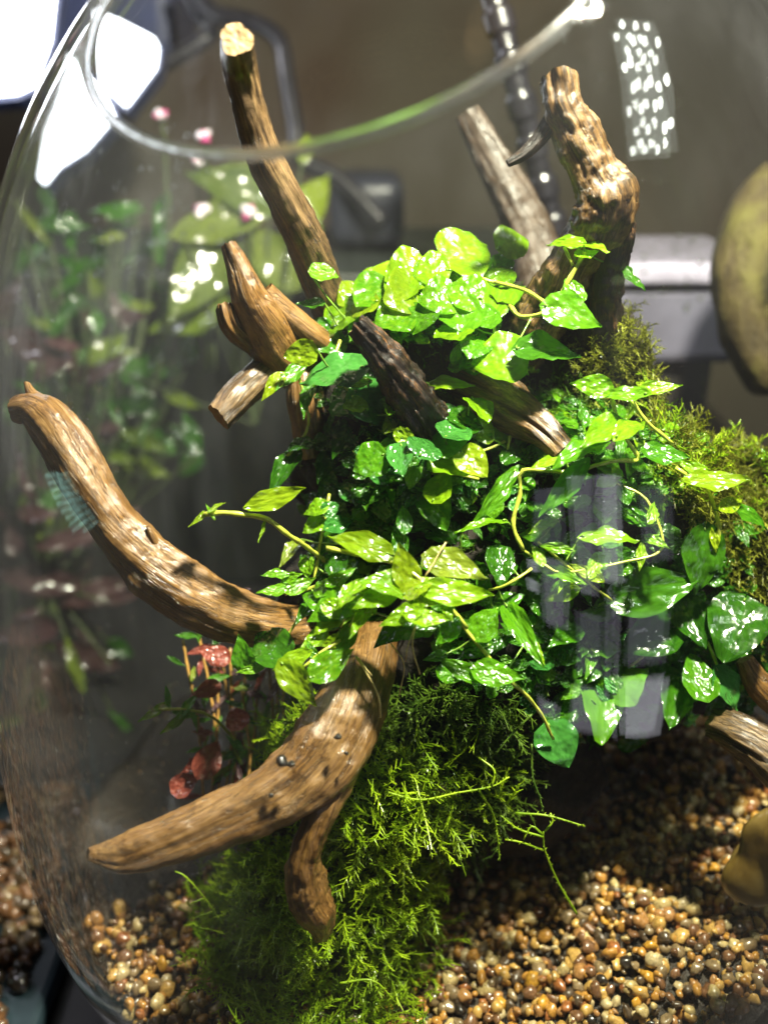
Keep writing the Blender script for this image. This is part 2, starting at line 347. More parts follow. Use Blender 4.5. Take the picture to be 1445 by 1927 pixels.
def pebshape(k, sub=3):
    bm = bmesh.new(); bmesh.ops.create_icosphere(bm, subdivisions=sub, radius=1)
    ax = (random.uniform(.85, 1.2), random.uniform(.75, 1.0), random.uniform(.55, .85))
    for v in bm.verts:
        f = 1+(.40+.04*(k % 9))*noise.noise(v.co*1.2+Vector((k*7.3, 0, 0)))+.08*noise.noise(v.co*2.6+Vector((k*3.1, 5, 0)))
        v.co = Vector((v.co.x*ax[0]*f, v.co.y*ax[1]*f, v.co.z*ax[2]*f))
    V = np.array([v.co for v in bm.verts]); Fc = [[v.index for v in f.verts] for f in bm.faces]; bm.free(); return V, Fc
SH = [pebshape(k, 2) for k in range(9)]
pmesh = {}
def pebble_obj(p, r, rot):
    k = random.randrange(9); c = int(rng.choice(11, p=pw_))
    if (k, c) not in pmesh: pmesh[(k, c)] = mesh('pebble', SH[k][0]*S, SH[k][1], PM[c])
    o = link('pebble', pmesh[(k, c)], bed); o.location = (np.array(p)-np.array([JX, JY, GZ]))*S; o.scale = (r, r, r); o.rotation_euler = rot
def project(p):
    d = p@FW; return W/2+F*(p@RT)/d, H/2-F*(p@UP)/d
cands = []
cell = .335
for layer in range(2):
    for ix in range(-44, 45):
        for iy in range(-44, 45):
            x = JX+ix*cell+random.uniform(-.15, .15)+(layer*.2); y = JY+iy*cell+random.uniform(-.15, .15)+(layer*.2)
            if math.hypot(x-JX, y-JY) > jr(gh(x, y))-.3: continue
            if x < -2.5 and y > 24.3+(x+9.7)*.75+random.uniform(-.5, .5): continue   # no pebbles at the back left; the dark base stands in for gloom
            if y > 35 : continue
            if layer == 1 and random.random() < .35: continue
            r = random.choice([.11, .14, .17, .20, .23, .28])*random.uniform(.9, 1.15)
            cands.append((np.array([x, y, gh(x, y)+.03+layer*.22+random.uniform(-.05, .08)]), r))
vis = []; rest = []
for p, r in cands:
    u, v = project(p)
    if r > .165 and ((760 < u < 1400 and 1600 < v < 1940) or (190 < u < 480 and 1690 < v < 1930)): vis.append((p, r))
    else: rest.append((p, r))
random.shuffle(vis); vis.sort(key=lambda q: -q[1]*(1+.0*q[0][2])); rest += vis[290:]; vis = vis[:290]
for p, r in vis: pebble_obj(p, r, (random.uniform(0, 6), random.uniform(0, 6), random.uniform(0, 6)))
def joined_pebbles(lst, name, parent, base, pcs=None):
    Vs = []; Fs = []; mi = []; off = 0
    from mathutils import Euler
    for p, r in lst:
        k = random.randrange(9); c = int(rng.choice(11, p=pw_)) if pcs is None else random.choice(pcs)
        M = np.array(Euler((random.uniform(0, 6), random.uniform(0, 6), random.uniform(0, 6))).to_matrix())
        V = (SH[k][0]@M.T)*r+p-base; Vs.append(V); Fs += [[i+off for i in f] for f in SH[k][1]]; off += len(V); mi += [c]*len(SH[k][1])
    o = link(name, mesh(name, np.concatenate(Vs)*S, Fs, PM, mi=mi), parent); o['kind'] = 'stuff'; return o
joined_pebbles(rest, 'gravel', bed, np.array([JX, JY, GZ]))

# ------------------------------------------------------------------ the mound core
mound = empty('mossy_mound', P(950, 1150, 33), 'steep dark peat and root mound thick with moss, rising through the jar', 'mound')
cores = [(820, 660, 32.0, 3.6, 3.0, 2.7), (760, 860, 32.2, 3.6, 3.5, 3.8), (1080, 980, 32.8, 5.0, 4.2, 4.6), (930, 1160, 32.8, 5.2, 4.4, 4.2), (1110, 730, 32.2, 2.1, 2.2, 2.9),
         (1330, 1120, 34.0, 3.2, 3.4, 4.2), (720, 1400, 33.3, 3.3, 3.4, 3.6), (900, 1420, 34.3, 4.2, 3.4, 3.2), (640, 1640, 33.4, 3.3, 2.4, 2.6), (1150, 1240, 34.3, 3.6, 3.0, 2.6), (670, 780, 31.6, 1.7, 2, 3), (1400, 1000, 34, 2.2, 2.5, 3.2), (620, 1120, 31.6, 1.6, 2.0, 1.8)]
def build_core():
    Vs = []; Fs = []; off = 0
    for i, (px, py, d, rx, ry, rz) in enumerate(cores):
        bm = bmesh.new(); bmesh.ops.create_icosphere(bm, subdivisions=5, radius=1); c = P(px, py, d)
        V = []
        for v in bm.verts:
            f = 1+.16*noise.noise(v.co*1.6+Vector((i*4.4, 0, 0)))+.09*noise.noise(v.co*4+Vector((i, 0, 0)))+.05*noise.noise(v.co*11+Vector((i, 0, 0)))
            V.append((c[0]+v.co.x*rx*f, c[1]+v.co.y*ry*f, max(-30, c[2]+v.co.z*rz*f)))
        Fs += [[q.index+off for q in f.verts] for f in bm.faces]; off += len(V); Vs += V; bm.free()
    wobj('peat_core', Vs, Fs, SOIL, mound); return Vs, Fs
cV, cF = build_core()
bvh = BVHTree.FromPolygons([tuple(v) for v in cV]+[tuple(v) for v in bedV], cF+[[i+len(cV) for i in f] for f in bedF])
def cast(px, py):
    d = P(px, py, 1.0); L = np.linalg.norm(d); h = bvh.ray_cast(Vector((0, 0, 0)), Vector(d/L))
    if h[0] is None: return None
    n = np.array(h[1]); n = n if n@d < 0 else -n
    return np.array(h[0]), n, h[0].length/L
def surf(px, py, default=31):
    c = cast(px, py); return default if c is None else min(c[2], 36)

# ------------------------------------------------------------------ driftwood
def limb(pts, radii, mat, seed, parent, name='limb', rough=.035, grooves=.06, knots=(), n=56, endr=(0, 0), jag=.0, ends=True):
    """pts px,py,depth ; radii px"""
    arr = np.array([[*P(a, b, c), pd(r, c)] for (a, b, c), r in zip(pts, radii)])
    sp = spline(arr, .07); path = sp[:, :3]; R = np.maximum(sp[:, 3], .03)
    V, Fc, fr = tube_geo(path, R, n, cap=False)
    m = len(path); s = np.r_[0, np.cumsum(np.linalg.norm(np.diff(path, axis=0), axis=1))]
    V = V.reshape(m, n, 3); th = np.arange(n)*2*math.pi/n
    G = np.zeros((m, n, 3))
    for i in range(m):
        tw = .12*s[i]
        for k in range(n):
            a = th[k]; q = Vector((math.cos(a)*1.1, math.sin(a)*1.1, s[i]*.18+seed*9)); q2 = Vector((math.cos(a+tw)*4.2, math.sin(a+tw)*4.2, s[i]*.35+seed*5))
            f = 1+.22*noise.noise(q)+grooves*noise.noise(q2)*1.3+grooves*.5*noise.noise(Vector((math.cos(a+tw)*9, math.sin(a+tw)*9, s[i]*.5+seed)))
            f += .05*noise.noise(Vector((math.cos(a)*2.5, math.sin(a)*2.5, s[i]*1.6+seed*3)))
            for (ks, ka, kr, kh) in knots:
                da = (a-ka+math.pi) % (2*math.pi)-math.pi; d2 = ((s[i]-ks*s[-1])/kr)**2+(da*R[i]/kr)**2
                f += kh*math.exp(-d2)
            pw3 = Vector(path[i]+(V[i, k]-path[i])*.9)
            f += rough*(noise.noise(pw3*1.7)*1.6+noise.noise(pw3*4.5)*.9+noise.noise(pw3*11)*.5)
            G[i, k] = (math.cos(a+tw)*R[i]*f, math.sin(a+tw)*R[i]*f, s[i]+seed*13); V[i, k] = path[i]+(V[i, k]-path[i])*f
    if jag:   # broken, slanted ends
        T = path[0]-path[2]; T /= np.linalg.norm(T)
        for k in range(n):
            h = jag*R[0]*(.8*math.cos(th[k]-endr[0])+.5*noise.noise(Vector((math.cos(th[k])*2.5, math.sin(th[k])*2.5, seed))))
            for i in range(6): V[i, k] += T*h*(1-i/6)
    V2 = V.reshape(-1, 3)
    o = wobj(name, V2, Fc, mat, parent, grain=G.reshape(-1, 3))
    if ends:
        def cap(row, nm, din):
            c0 = row.mean(0); rings = [row]
            for q, dep in ((.86, .10), (.6, .02), (.3, .12)):
                rings.append(c0+(row-c0)*q+din*dep*np.linalg.norm(row[0]-c0)*np.array([[.5+noise.noise(Vector((math.cos(x)*3, math.sin(x)*3, q*9+seed)))] for x in th])*.5)
            VV = np.concatenate(rings+[c0[None]+din*.05]); FF = []
            for i in range(3):
                for k in range(n): FF.append([i*n+k, i*n+(k+1) % n, (i+1)*n+(k+1) % n, (i+1)*n+k])
            for k in range(n): FF.append([3*n+k, 3*n+(k+1) % n, 4*n])
            wobj(nm, VV, FF, CUT, parent)
        T = path[3]-path[0]; T /= np.linalg.norm(T); cap(V[0], 'cut_end', T)
    return path
def branch(label, pts, radii, mat, seed, loc=None, **k):
    t = empty('driftwood_branch', P(*pts[-1]), label, 'driftwood')
    limb(pts, radii, mat, seed, t, **k); return t
# points run from the free tip to the buried end
b1 = branch('tall slim driftwood stick with a pale cut top, leaning left up towards the jar mouth',
    [(446, 74, 23.3), (450, 120, 24.8), (468, 200, 25.7), (495, 290, 26.6), (535, 370, 27.6), (575, 450, 28.8), (605, 530, 30), (640, 610, 31.2)], [31, 31, 30, 32, 33, 36, 38, 40], WOODG, 1, jag=.12, endr=(1.2, 0), knots=[(.42, 1.2, .5, .12)])
b2 = branch('forked driftwood antler with a pointed tip, left of the leafy top below the tall stick',
    [(430, 462, 27.5), (448, 500, 27.7), (470, 560, 28), (500, 610, 28.6), (530, 660, 29.5), (580, 700, 31), (640, 740, 32)], [15, 22, 34, 44, 48, 46, 40], WOOD, 2, jag=.5)
limb([(500, 545, 28.2), (540, 590, 28.6), (590, 632, 29.2), (640, 670, 30.6)], [16, 22, 24, 26], WOOD, 3, b2, 'side_limb', ends=False)
limb([(428, 578, 28.2), (436, 606, 28.3), (462, 632, 28.8), (510, 660, 29.6)], [20, 22, 24, 26], WOOD, 31, b2, 'broken_stub', grooves=.3, jag=.5)
b3 = branch('short sawn driftwood stub pointing down left, under the forked antler',
    [(412, 785, 28.5), (450, 745, 28.9), (495, 705, 29.4), (560, 655, 30.6)], [27, 30, 31, 33], WOODG, 4, jag=.25)
b4 = branch('long curved tan driftwood branch reaching from the leaves to the left glass',
    [(34, 772, 28.2), (62, 770, 28), (100, 800, 27.8), (150, 880, 27.6), (205, 970, 27.6), (270, 1045, 27.8), (350, 1110, 28), (430, 1155, 28.4), (510, 1178, 29), (600, 1180, 30.4)],
    [25, 32, 44, 48, 47, 52, 56, 50, 42, 38], WOOD, 5, knots=[(.52, .6, .35, .18), (.62, 1.4, .3, .14), (.8, 4.4, .5, .12), (.45, 3.6, .5, .1)])
limb([(52, 722, 28.3), (62, 742, 28.2), (95, 775, 28)], [6, 11, 22], WOOD, 6, b4, 'splinter', jag=.6, ends=False)
limb([(278, 990, 27.2), (288, 1012, 27.3), (300, 1040, 27.6)], [3, 8, 14], WOOD, 7, b4, 'splinter', ends=False)
b5 = branch('thick wet tan driftwood branch in front, splitting over the bright moss',
    [(166, 1608, 24.8), (245, 1606, 25), (350, 1572, 25.2), (450, 1530, 25.5), (540, 1482, 25.9), (610, 1420, 26.4), (655, 1345, 27.1), (682, 1275, 28), (700, 1210, 29.5)],
    [12, 40, 47, 52, 60, 70, 66, 58, 50], WOOD, 8, jag=.4, endr=(2.6, 0), knots=[(.6, 1.1, .4, .08), (.75, 2.2, .3, .08)], n=72)
limb([(602, 1770, 27.3), (604, 1735, 27.1), (578, 1680, 26.7), (572, 1620, 26.3), (592, 1555, 26.1), (620, 1490, 26.2), (650, 1400, 26.9)], [10, 28, 42, 31, 29, 36, 44], WOOD, 9, b5, 'fork', rough=.09, grooves=.10, knots=[(.10, 1, .4, .25), (.16, 3.5, .3, .2)], jag=.6)
b6 = branch('blackened split driftwood stump pointing up left out of the leaves',
    [(672, 612, 26.6), (705, 650, 27), (750, 715, 27.6), (795, 780, 28.3), (830, 850, 30)], [22, 28, 36, 42, 42], WOODK, 10, jag=.8, grooves=.25, rough=.12)
b7 = branch('gnarled rough driftwood branch with a swollen elbow, at the upper right',
    [(1050, 150, 26.5), (1058, 200, 26.6), (1085, 260, 26.8), (1110, 320, 27), (1135, 375, 27.2), (1118, 430, 27.7), (1085, 480, 28.3), (1050, 540, 29), (1000, 620, 30), (930, 700, 31.5)],
    [34, 36, 40, 42, 54, 48, 44, 46, 50, 50], WOODR, 11, grooves=.07, rough=.12, knots=[(.40, .9, .5, .2), (.44, 2.6, .4, .18)], jag=.4, n=72)
limb([(955, 308, 27), (985, 290, 27), (1015, 260, 27), (1045, 215, 27)], [7, 12, 15, 18], WOODK, 12, b7, 'side_twig', ends=False)
limb([(1150, 380, 27.3), (1155, 450, 28), (1130, 530, 29), (1120, 640, 30.5)], [32, 38, 42, 46], WOODK, 13, b7, 'side_limb', ends=False, grooves=.07, rough=.10)
b8 = branch('faint pale stick added behind for the mirrored wood, between the tall stick and the gnarled branch',
    [(880, 215, 36), (920, 290, 36), (965, 370, 36), (1000, 450, 36), (1020, 560, 35.5)], [24, 34, 42, 46, 50], wood('dull_wood_reflection', [(.02, .012, .006), (.035, .022, .012), (.05, .031, .018), (.075, .048, .028)], 0), 14)  # added branch, stands in for a reflection of the wood in the glass
b9 = branch('short driftwood limb lying in shadow beneath the gnarled branch, among leaves',
    [(1060, 850, 27.6), (1020, 810, 27.9), (960, 770, 28.8), (880, 720, 30)], [24, 30, 46, 60], WOODR, 15, grooves=.25)
b10 = branch('pale driftwood stem hidden behind the hanging leaves under the antler',
    [(590, 860, 30.2), (580, 800, 30), (575, 730, 30), (590, 650, 31)], [26, 30, 34, 36], WOOD, 16)
b11 = branch('pale glossy driftwood root entering at the lower right edge',
    [(1340, 1360, 29), (1380, 1375, 28.5), (1440, 1410, 28), (1500, 1470, 27.5)], [26, 34, 40, 44], WOODG, 17, grooves=.25)
b12 = branch('tan driftwood root above the gravel at the right edge, over the lower root',
    [(1400, 1240, 29.5), (1430, 1290, 29.5), (1500, 1350, 29.5)], [16, 26, 36], WOOD, 18)
# resin-dark pellets on the front branch (snail droppings / bark bits)
BIT = plain('shiny_black_bark', (.02, .018, .016), .3, nscale=400, coat=.5)
for (px, py, d, r) in [(530, 1432, 24.35, 13), (548, 1437, 24.4, 9), (636, 1386, 24.95, 8), (510, 1497, 24.4, 5), (652, 1417, 25.1, 5)]:
    V, f = SH[random.randrange(9)]; wobj('bark_bit', V*pd(r, d)+P(px, py, d), f, BIT, b5)

# ------------------------------------------------------------------ leaves and vines
def leafmesh(kind, var):
    nu, nv = 13, 8; V = []; uvs = []; Fc = []
    shp = {'ovate': (.62, .95, .30), 'round': (.50, .62, .42), 'long': (.75, 1.0, .2)}[kind]
    ph = var*1.7
    for i in range(nu+1):
        t = i/nu
        wd = (math.sin(math.pi*min(1, t**shp[0])) ** shp[1])*(1-.25*t) if 0 < t < 1 else 0
        if kind == 'round': wd = (math.sin(math.pi*t**.62))**.6*(1-.3*t**3) if 0 < t < 1 else 0
        wd = max(wd, .02)*.55
        for j in range(nv+1):
            s = -1+2*j/nv; x = s*wd; y = t
            lobe = -.10*abs(s)**2*math.exp(-(t/.12)**2)*1.2
            z = shp[2]*.45*abs(x)*(1 if var % 2 else .6) - (.22+.1*math.sin(ph))*(t-.35)**2*(1 if var != 2 else -.5)
            z += .022*math.sin(t*19+ph)*abs(s)+.018*noise.noise(Vector((x*7+ph, y*7, 0)))*2 + .03*math.sin(t*9+s*3+ph)*abs(s)**2
            V.append((x, y+lobe, z)); uvs.append((t, s))
    for i in range(nu):
        for j in range(nv):
            a = i*(nv+1)+j; Fc.append([a, a+1, a+nv+2, a+nv+1])
    return V, Fc, uvs
LEAF = {}
def get_leaf(kind, var, mk):
    if (kind, var, mk) not in LEAF:
        V, Fc, uvs = leafmesh(kind, var); me = mesh('leaf', V, Fc, LM[mk]); ul = me.uv_layers.new(name='UVMap')
        for l in me.loops: ul.data[l.index].uv = uvs[l.vertex_index]
        LEAF[(kind, var, mk)] = me
    return LEAF[(kind, var, mk)]
def put_leaf(parent, px, py, L, ang, wd, mk, d, nrm=None, tilt=None, name='leaf'):
    """leaf centred at pixel px,py; L, wd in pixels as seen; ang = where the tip points in the picture"""
    a = math.radians(ang); ai = math.cos(a)*RT+math.sin(a)*UP
    if nrm is None:
        nrm = np.array([random.uniform(-.4, .4), random.uniform(-.75, -.15), random.uniform(.45, 1.0)])
    if tilt is not None: nrm = np.array(tilt, float)
    nrm = nrm/np.linalg.norm(nrm); fn = FW@nrm
    if fn > -.25: nrm = nrm-FW*(.25+fn)*1.2; nrm /= np.linalg.norm(nrm); fn = FW@nrm
    k = float(np.clip(-(ai@nrm)/fn, -1.1, 1.1)); y = ai+k*FW
    Lc = pd(L, d)*np.linalg.norm(y); y /= np.linalg.norm(y)
    x = np.cross(y, nrm); x /= np.linalg.norm(x); z = np.cross(x, y)
    # width as seen: component of x in the image plane, perpendicular to ai
    pi_ = -math.sin(a)*RT+math.cos(a)*UP; vis_ = max(.45, abs(x@pi_)); Wc = min(pd(wd, d)/vis_, Lc*1.15)
    base = P(px, py, d)-y*Lc*.5
    kind = 'round' if wd/L > .72 else ('long' if wd/L < .42 else 'ovate')
    o = link(name, get_leaf(kind, random.randrange(4), mk), parent)
    M = Matrix.Identity(4)
    sx = Wc/1.02; 
    for r in range(3):
        M[r][0] = x[r]*sx*S; M[r][1] = y[r]*Lc*S; M[r][2] = z[r]*Lc*S
    b = (base-np.array(parent.location)/S)*S
    for r in range(3): M[r][3] = b[r]
    o.matrix_local = M
    return base, y
def stems(parent, lines, mat, name='stem', lift=0):
    Vs = []; Fs = []; off = 0
    for pts, r in lines:
        arr = []
        for q in pts:
            if len(q) == 3 and not isinstance(q, np.ndarray): arr.append(P(*q))
            elif isinstance(q, np.ndarray): arr.append(q)
            else: arr.append(P(q[0], q[1], surf(*q)-lift))
        sp = spline(arr, .18) if len(arr) > 1 else np.array(arr)
        sp = sp+.03*np.array([[noise.noise(Vector(p*1.4)), noise.noise(Vector(p*1.4+9)), noise.noise(Vector(p*1.4+5))] for p in sp])
        V, f, _ = tube_geo(sp, r*(1+.15*np.sin(np.arange(len(sp))*1.9)), 6); Vs.append(V); Fs += [[i+off for i in q] for q in f]; off += len(V)
    if Vs: return wobj(name, np.concatenate(Vs), Fs, mat, parent)
def vine(label, leaves, lines, d=None, lift=.8, thick=.055, omat=None, fill=None, roots=()):
    cx = np.mean([l[0] for l in leaves]); cy = np.mean([l[1] for l in leaves])
    t = empty('creeping_fig_vine', P(cx, cy, surf(cx, cy)), label, 'vine', 'vines creeping over the mound')
    pet = []; SP = []
    L3 = []
    for pts, r in lines:
        arr = [P(*q) if len(q) == 3 else P(q[0], q[1], min(d or 99, surf(*q))-lift) for q in pts]; L3.append((arr, r)); SP += [p for p in spline(arr, .3)]
    SP = np.array(SP) if SP else np.zeros((0, 3))
    for l in leaves:
        px, py, L, ang, wd, mk = l[:6]; dd = l[6] if len(l) > 6 else min(d or 99, surf(px, py)-lift-random.uniform(0, .5))
        til = l[7] if len(l) > 7 else None
        base, y = put_leaf(t, px, py, L, ang, wd, mk, dd, tilt=til)
        if len(SP):
            D = np.linalg.norm(SP-base, axis=1); j = int(D.argmin())
            if D[j] < 2.4: pet.append(([base+y*.04+FW*.02, base-y*.06+FW*.08, (base-y*.1+SP[j])/2+np.array([0, 0, -.06])+FW*.1, SP[j]], .028)); continue
        q = base-y*.45+FW*.5+np.array([0, 0, -.3]); pet.append(([base+y*.04+FW*.02, base-y*.05+FW*.12, q], .025))
    if fill:
        for (x0, y0, x1, y1, n, kinds) in fill:
            for _ in range(n):
                px, py = random.uniform(x0, x1), random.uniform(y0, y1); c = cast(px, py)
                if c is None or c[2] > 35.5: continue
                L = random.uniform(24, 56); nr = c[1]*.7+np.array([random.uniform(-.5, .5), random.uniform(-.5, .1), random.uniform(.3, 1.0)])
                dd = c[2]-random.uniform(.15, .75)
                base, y = put_leaf(t, px, py, L, random.choice([random.uniform(150, 260), random.uniform(-90, 30), random.uniform(0, 360)]), L*random.uniform(.42, .70), random.choice(kinds), dd, nrm=nr)
                pet.append(([base+y*.04+FW*.02, base-y*.05+FW*.15, base-y*.2+FW*.6], .022))
    V_ = [([np.asarray(p) for p in a], r) for a, r in L3]
    stems(t, V_, omat or STEM)
    if pet: stems(t, pet, STALK, 'leaf_stalks')
    if roots: stems(t, roots, ROOT, 'aerial_root')
    return t

vine('wet bright green vine capping the top left shoulder of the mound', [
 (720, 530, 95, 170, 142, 'b'), (762, 512, 80, 200, 118, 'b'), (806, 508, 70, 180, 106, 'b'), (700, 556, 80, 220, 118, 'b'), (832, 500, 60, 20, 82, 'b'), (640, 600, 85, 230, 106, 'b'),
 (680, 578, 60, 200, 95, 'y'), (762, 556, 75, 210, 106, 'y'), (822, 560, 70, 190, 113, 'b'), (790, 600, 62, 240, 106, 'm'), (738, 598, 72, 200, 99, 'b'), (752, 540, 60, 150, 95, 'b'), (870, 550, 70, 160, 106, 'b'),
 (660, 560, 50, 215, 71, 'y'), (612, 515, 52, -5, 38, 'b', 28.6), (582, 572, 50, 185, 28, 'd', 29), (860, 592, 80, 190, 130, 'm'), (610, 640, 60, 220, 82, 'm')],
 [([(900, 520), (850, 540), (800, 530), (740, 545), (690, 580), (640, 620)], .05), ([(880, 600), (820, 580), (770, 590)], .045)], fill=[(640, 480, 900, 640, 230, 'bbmbmy')])
vine('tall leafed vine at the very top of the mound, behind the blackened stump', [
 (880, 474, 92, 30, 113, 'b'), (968, 457, 62, 20, 75, 'b'), (938, 560, 95, -110, 82, 'b'), (925, 505, 60, 150, 82, 'm'), (945, 515, 50, 60, 71, 'b'), (850, 625, 72, 200, 89, 'b'), (905, 600, 60, 200, 95, 'm'), (935, 675, 98, 185, 99, 'b'), (890, 650, 50, 250, 71, 'm')],
 [([(868, 510), (920, 528), (990, 548), (1028, 572)], .06), ([(945, 510), (948, 480), (955, 465)], .05), ([(930, 610), (925, 650), (890, 700)], .05)], lift=1.2, fill=[(860, 470, 1010, 700, 106, 'bbmmd')])
vine('vine with stalked small leaves and two glossy dark ones before the gnarled branch', [
 (1060, 456, 64, 172, 30, 'b', 27), (1116, 462, 60, -20, 36, 'b', 27), (1106, 478, 48, 15, 24, 'b', 27), (1082, 592, 112, -18, 78, 'm', 26.6, (.1, -.8, .7)), (1076, 545, 55, 110, 40, 'm', 27), (1035, 658, 118, -5, 62, 'd', 27, (0, -.5, .9)), (1190, 525, 70, -60, 24, 'd', 28)],
 [([(1100, 475, 27), (1080, 510, 27), (1050, 560, 27.2), (1030, 575, 27.4), (1020, 590, 27.5), (980, 595, 28), (960, 575, 28.5)], .07), ([(1030, 572, 27.4), (985, 545, 28), (930, 530, 28.5)], .065), ([(1060, 465, 27), (1078, 500, 27)], .05)])
vine('vine of broad blue green wet leaves hanging on the left flank below the cap', [
 (620, 702, 125, 190, 74, 'w', 28, (-.2, -.5, .8)), (512, 728, 62, 235, 30, 'y', 28), (543, 712, 74, 230, 32, 'm', 28.2), (563, 665, 60, 190, 48, 'y', 27.5, (0, -1, .2)), (705, 765, 98, -40, 84, 'w', 28.2, (.1, -.7, .7)), (648, 760, 70, 230, 62, 'd', 28.6),
 (665, 764, 42, 200, 36, 'b', 28), (742, 785, 60, 60, 26, 'y', 28), (665, 722, 62, 190, 22, 'y', 28), (578, 748, 80, -100, 30, 'd', 28.6), (650, 830, 90, 240, 60, 'd', 29), (700, 810, 55, -60, 30, 'b', 28.6), (735, 760, 40, 80, 26, 'b', 27.9),
 (530, 890, 100, 238, 42, 'd', 29), (560, 838, 52, 200, 30, 'd', 29), (610, 880, 70, 250, 40, 'd', 29.3)],
 [([(640, 640, 28.8), (625, 700, 28.4), (660, 740, 28.5), (700, 800, 29), (690, 860, 29.5)], .05), ([(560, 700, 28.6), (580, 800, 29.3), (540, 860, 29.3)], .045)], fill=[(600, 700, 800, 960, 106, 'dddw')])
vine('cluster of small round leaves round a wet quilted leaf, under the blackened stump', [
 (692, 870, 66, 205, 71, 'm'), (755, 865, 58, -90, 52, 'w'), (850, 833, 62, 5, 75, 'b'), (838, 868, 70, 200, 99, 'b'), (892, 873, 68, -45, 58, 'y', 27.4, (0, -.8, .8)), (868, 792, 55, 185, 61, 'd'), (938, 815, 62, -60, 50, 'b'), (902, 812, 46, 190, 89, 'b'), (968, 805, 52, -70, 36, 'b'),
 (830, 915, 62, 60, 48, 'b', 27.9), (822, 960, 80, -65, 62, 'm', 28.2), (774, 900, 38, -100, 32, 'b'), (966, 856, 42, 0, 42, 'd'), (848, 722, 86, 0, 28, 'b', 28.2), (905, 770, 54, -55, 42, 'b', 27.8), (860, 810, 50, 30, 71, 'w'), (800, 840, 40, 60, 79, 'w')],
 [([(770, 870, 28.6), (800, 850, 28.4), (850, 845, 28.3), (900, 850, 28.3), (950, 830, 28.4)], .05), ([(900, 900, 28.5), (840, 890, 28.4), (800, 890, 28.5)], .045), ([(950, 870, 28.5), (960, 820, 28.3)], .045)], lift=1.2, fill=[(720, 780, 1000, 960, 106, 'mddwb')])
vine('vine with one long narrow leaf and a thin pale edge-on leaf, centre of the mound', [
 (932, 935, 128, 232, 38, 'm', 27.4, (.3, -.8, .5)), (902, 986, 98, 188, 15, 'b', 27.2, (0, .0, 1)), (985, 912, 40, 190, 26, 'm', 27.6), (680, 925, 62, 205, 26, 'd', 28.6), (985, 955, 30, 80, 18, 'm', 27.7)],
 [([(1075, 890, 27.3), (985, 885, 27.4), (978, 930, 27.6), (965, 990, 27.6), (985, 1035, 27.6)], .07)], fill=[(680, 900, 960, 1080, 95, 'dddm')])
vine('vine of bright pointed leaves on a zigzag stem, upper right slope of the mound', [
 (1108, 726, 78, 175, 48, 'b', 26.8), (1170, 742, 84, 180, 32, 'b', 26.7), (1238, 730, 88, 12, 30, 'b', 27), (1130, 815, 100, 210, 58, 'b', 26.4), (1190, 802, 86, 30, 36, 'b', 26.5), (1085, 850, 124, 205, 38, 'm', 26.5, (0, -.3, .9)), (1255, 856, 84, -10, 46, 'm', 27.4), (1060, 920, 136, 228, 46, 'm', 26.8, (.2, -.8, .6)), (1030, 870, 70, 190, 22, 'b', 26.9)],
 [([(1150, 745, 27), (1160, 790, 27.2), (1180, 830, 27.4), (1200, 865, 27.6), (1150, 868, 27.3), (1075, 890, 27.3)], .065), ([(1185, 750, 27), (1215, 790, 27.2), (1265, 835, 27.6)], .06)], lift=1.0, fill=[(1000, 730, 1140, 900, 62, 'mddb'), (1090, 780, 1290, 960, 71, 'mdbm')])
vine('yellow green leaves on a jointed stem at the right edge beside the glass', [
 (1352, 905, 118, 0, 42, 'y', 27.6, (0, -.5, .9)), (1378, 948, 56, 20, 32, 'y', 27.9), (1412, 972, 84, -30, 32, 'm', 28), (1300, 880, 60, 150, 30, 'b', 28), (1345, 1015, 50, -90, 20, 'y', 28), (1318, 1060, 130, -95, 84, 'd', 28.2, (0, -1, .3)), (1240, 1108, 175, 12, 95, 'd', 28.2, (0, -.8, .5))],
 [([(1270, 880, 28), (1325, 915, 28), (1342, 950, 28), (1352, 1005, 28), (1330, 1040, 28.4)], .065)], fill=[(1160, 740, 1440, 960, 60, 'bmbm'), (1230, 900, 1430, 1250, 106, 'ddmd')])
vine('tangle of thin stems and pale leaves behind the window reflection, right of centre', [(1238, 1020, 40, -30, 22, 'b', 27.2), (1228, 960, 46, 60, 24, 'b', 27.3), (1205, 1050, 50, -100, 20, 'b', 27.2), (1170, 925, 44, 110, 26, 'm', 27.6), (1100, 1075, 60, 150, 26, 'y', 27.2), (1120, 1062, 50, 60, 22, 'b', 27.2), (1150, 905, 50, 20, 24, 'b', 27.6), (1060, 1095, 46, 230, 20, 'b', 27.3), (1010, 1040, 44, 110, 24, 'b', 27.4),
 (1150, 1010, 104, 0, 32, 'b', 27.2), (1042, 1030, 64, 170, 22, 'b', 27.2), (1135, 1050, 60, 30, 30, 'b', 27.4), (1040, 1075, 90, 160, 24, 'b', 27.4), (1128, 955, 50, 100, 36, 'm', 27.8), (1052, 1120, 66, 200, 32, 'b', 27.8), (1020, 990, 60, 200, 20, 'b', 27.4), (1180, 965, 60, -30, 30, 'm', 28), (1090, 1010, 60, 190, 30, 'm', 28)],
 [([(985, 1035, 27.6), (1020, 1060, 27.4), (1060, 1078, 27.3), (1150, 1062, 27.2), (1235, 1042, 27.2), (1245, 1005, 27.3), (1215, 940, 27.5), (1170, 915, 27.7), (1128, 900, 27.8)], .038), ([(1010, 1020, 27.4), (1080, 1075, 27.4), (1150, 1130, 28)], .04)], fill=[(990, 960, 1240, 1230, 154, 'dmmd')])
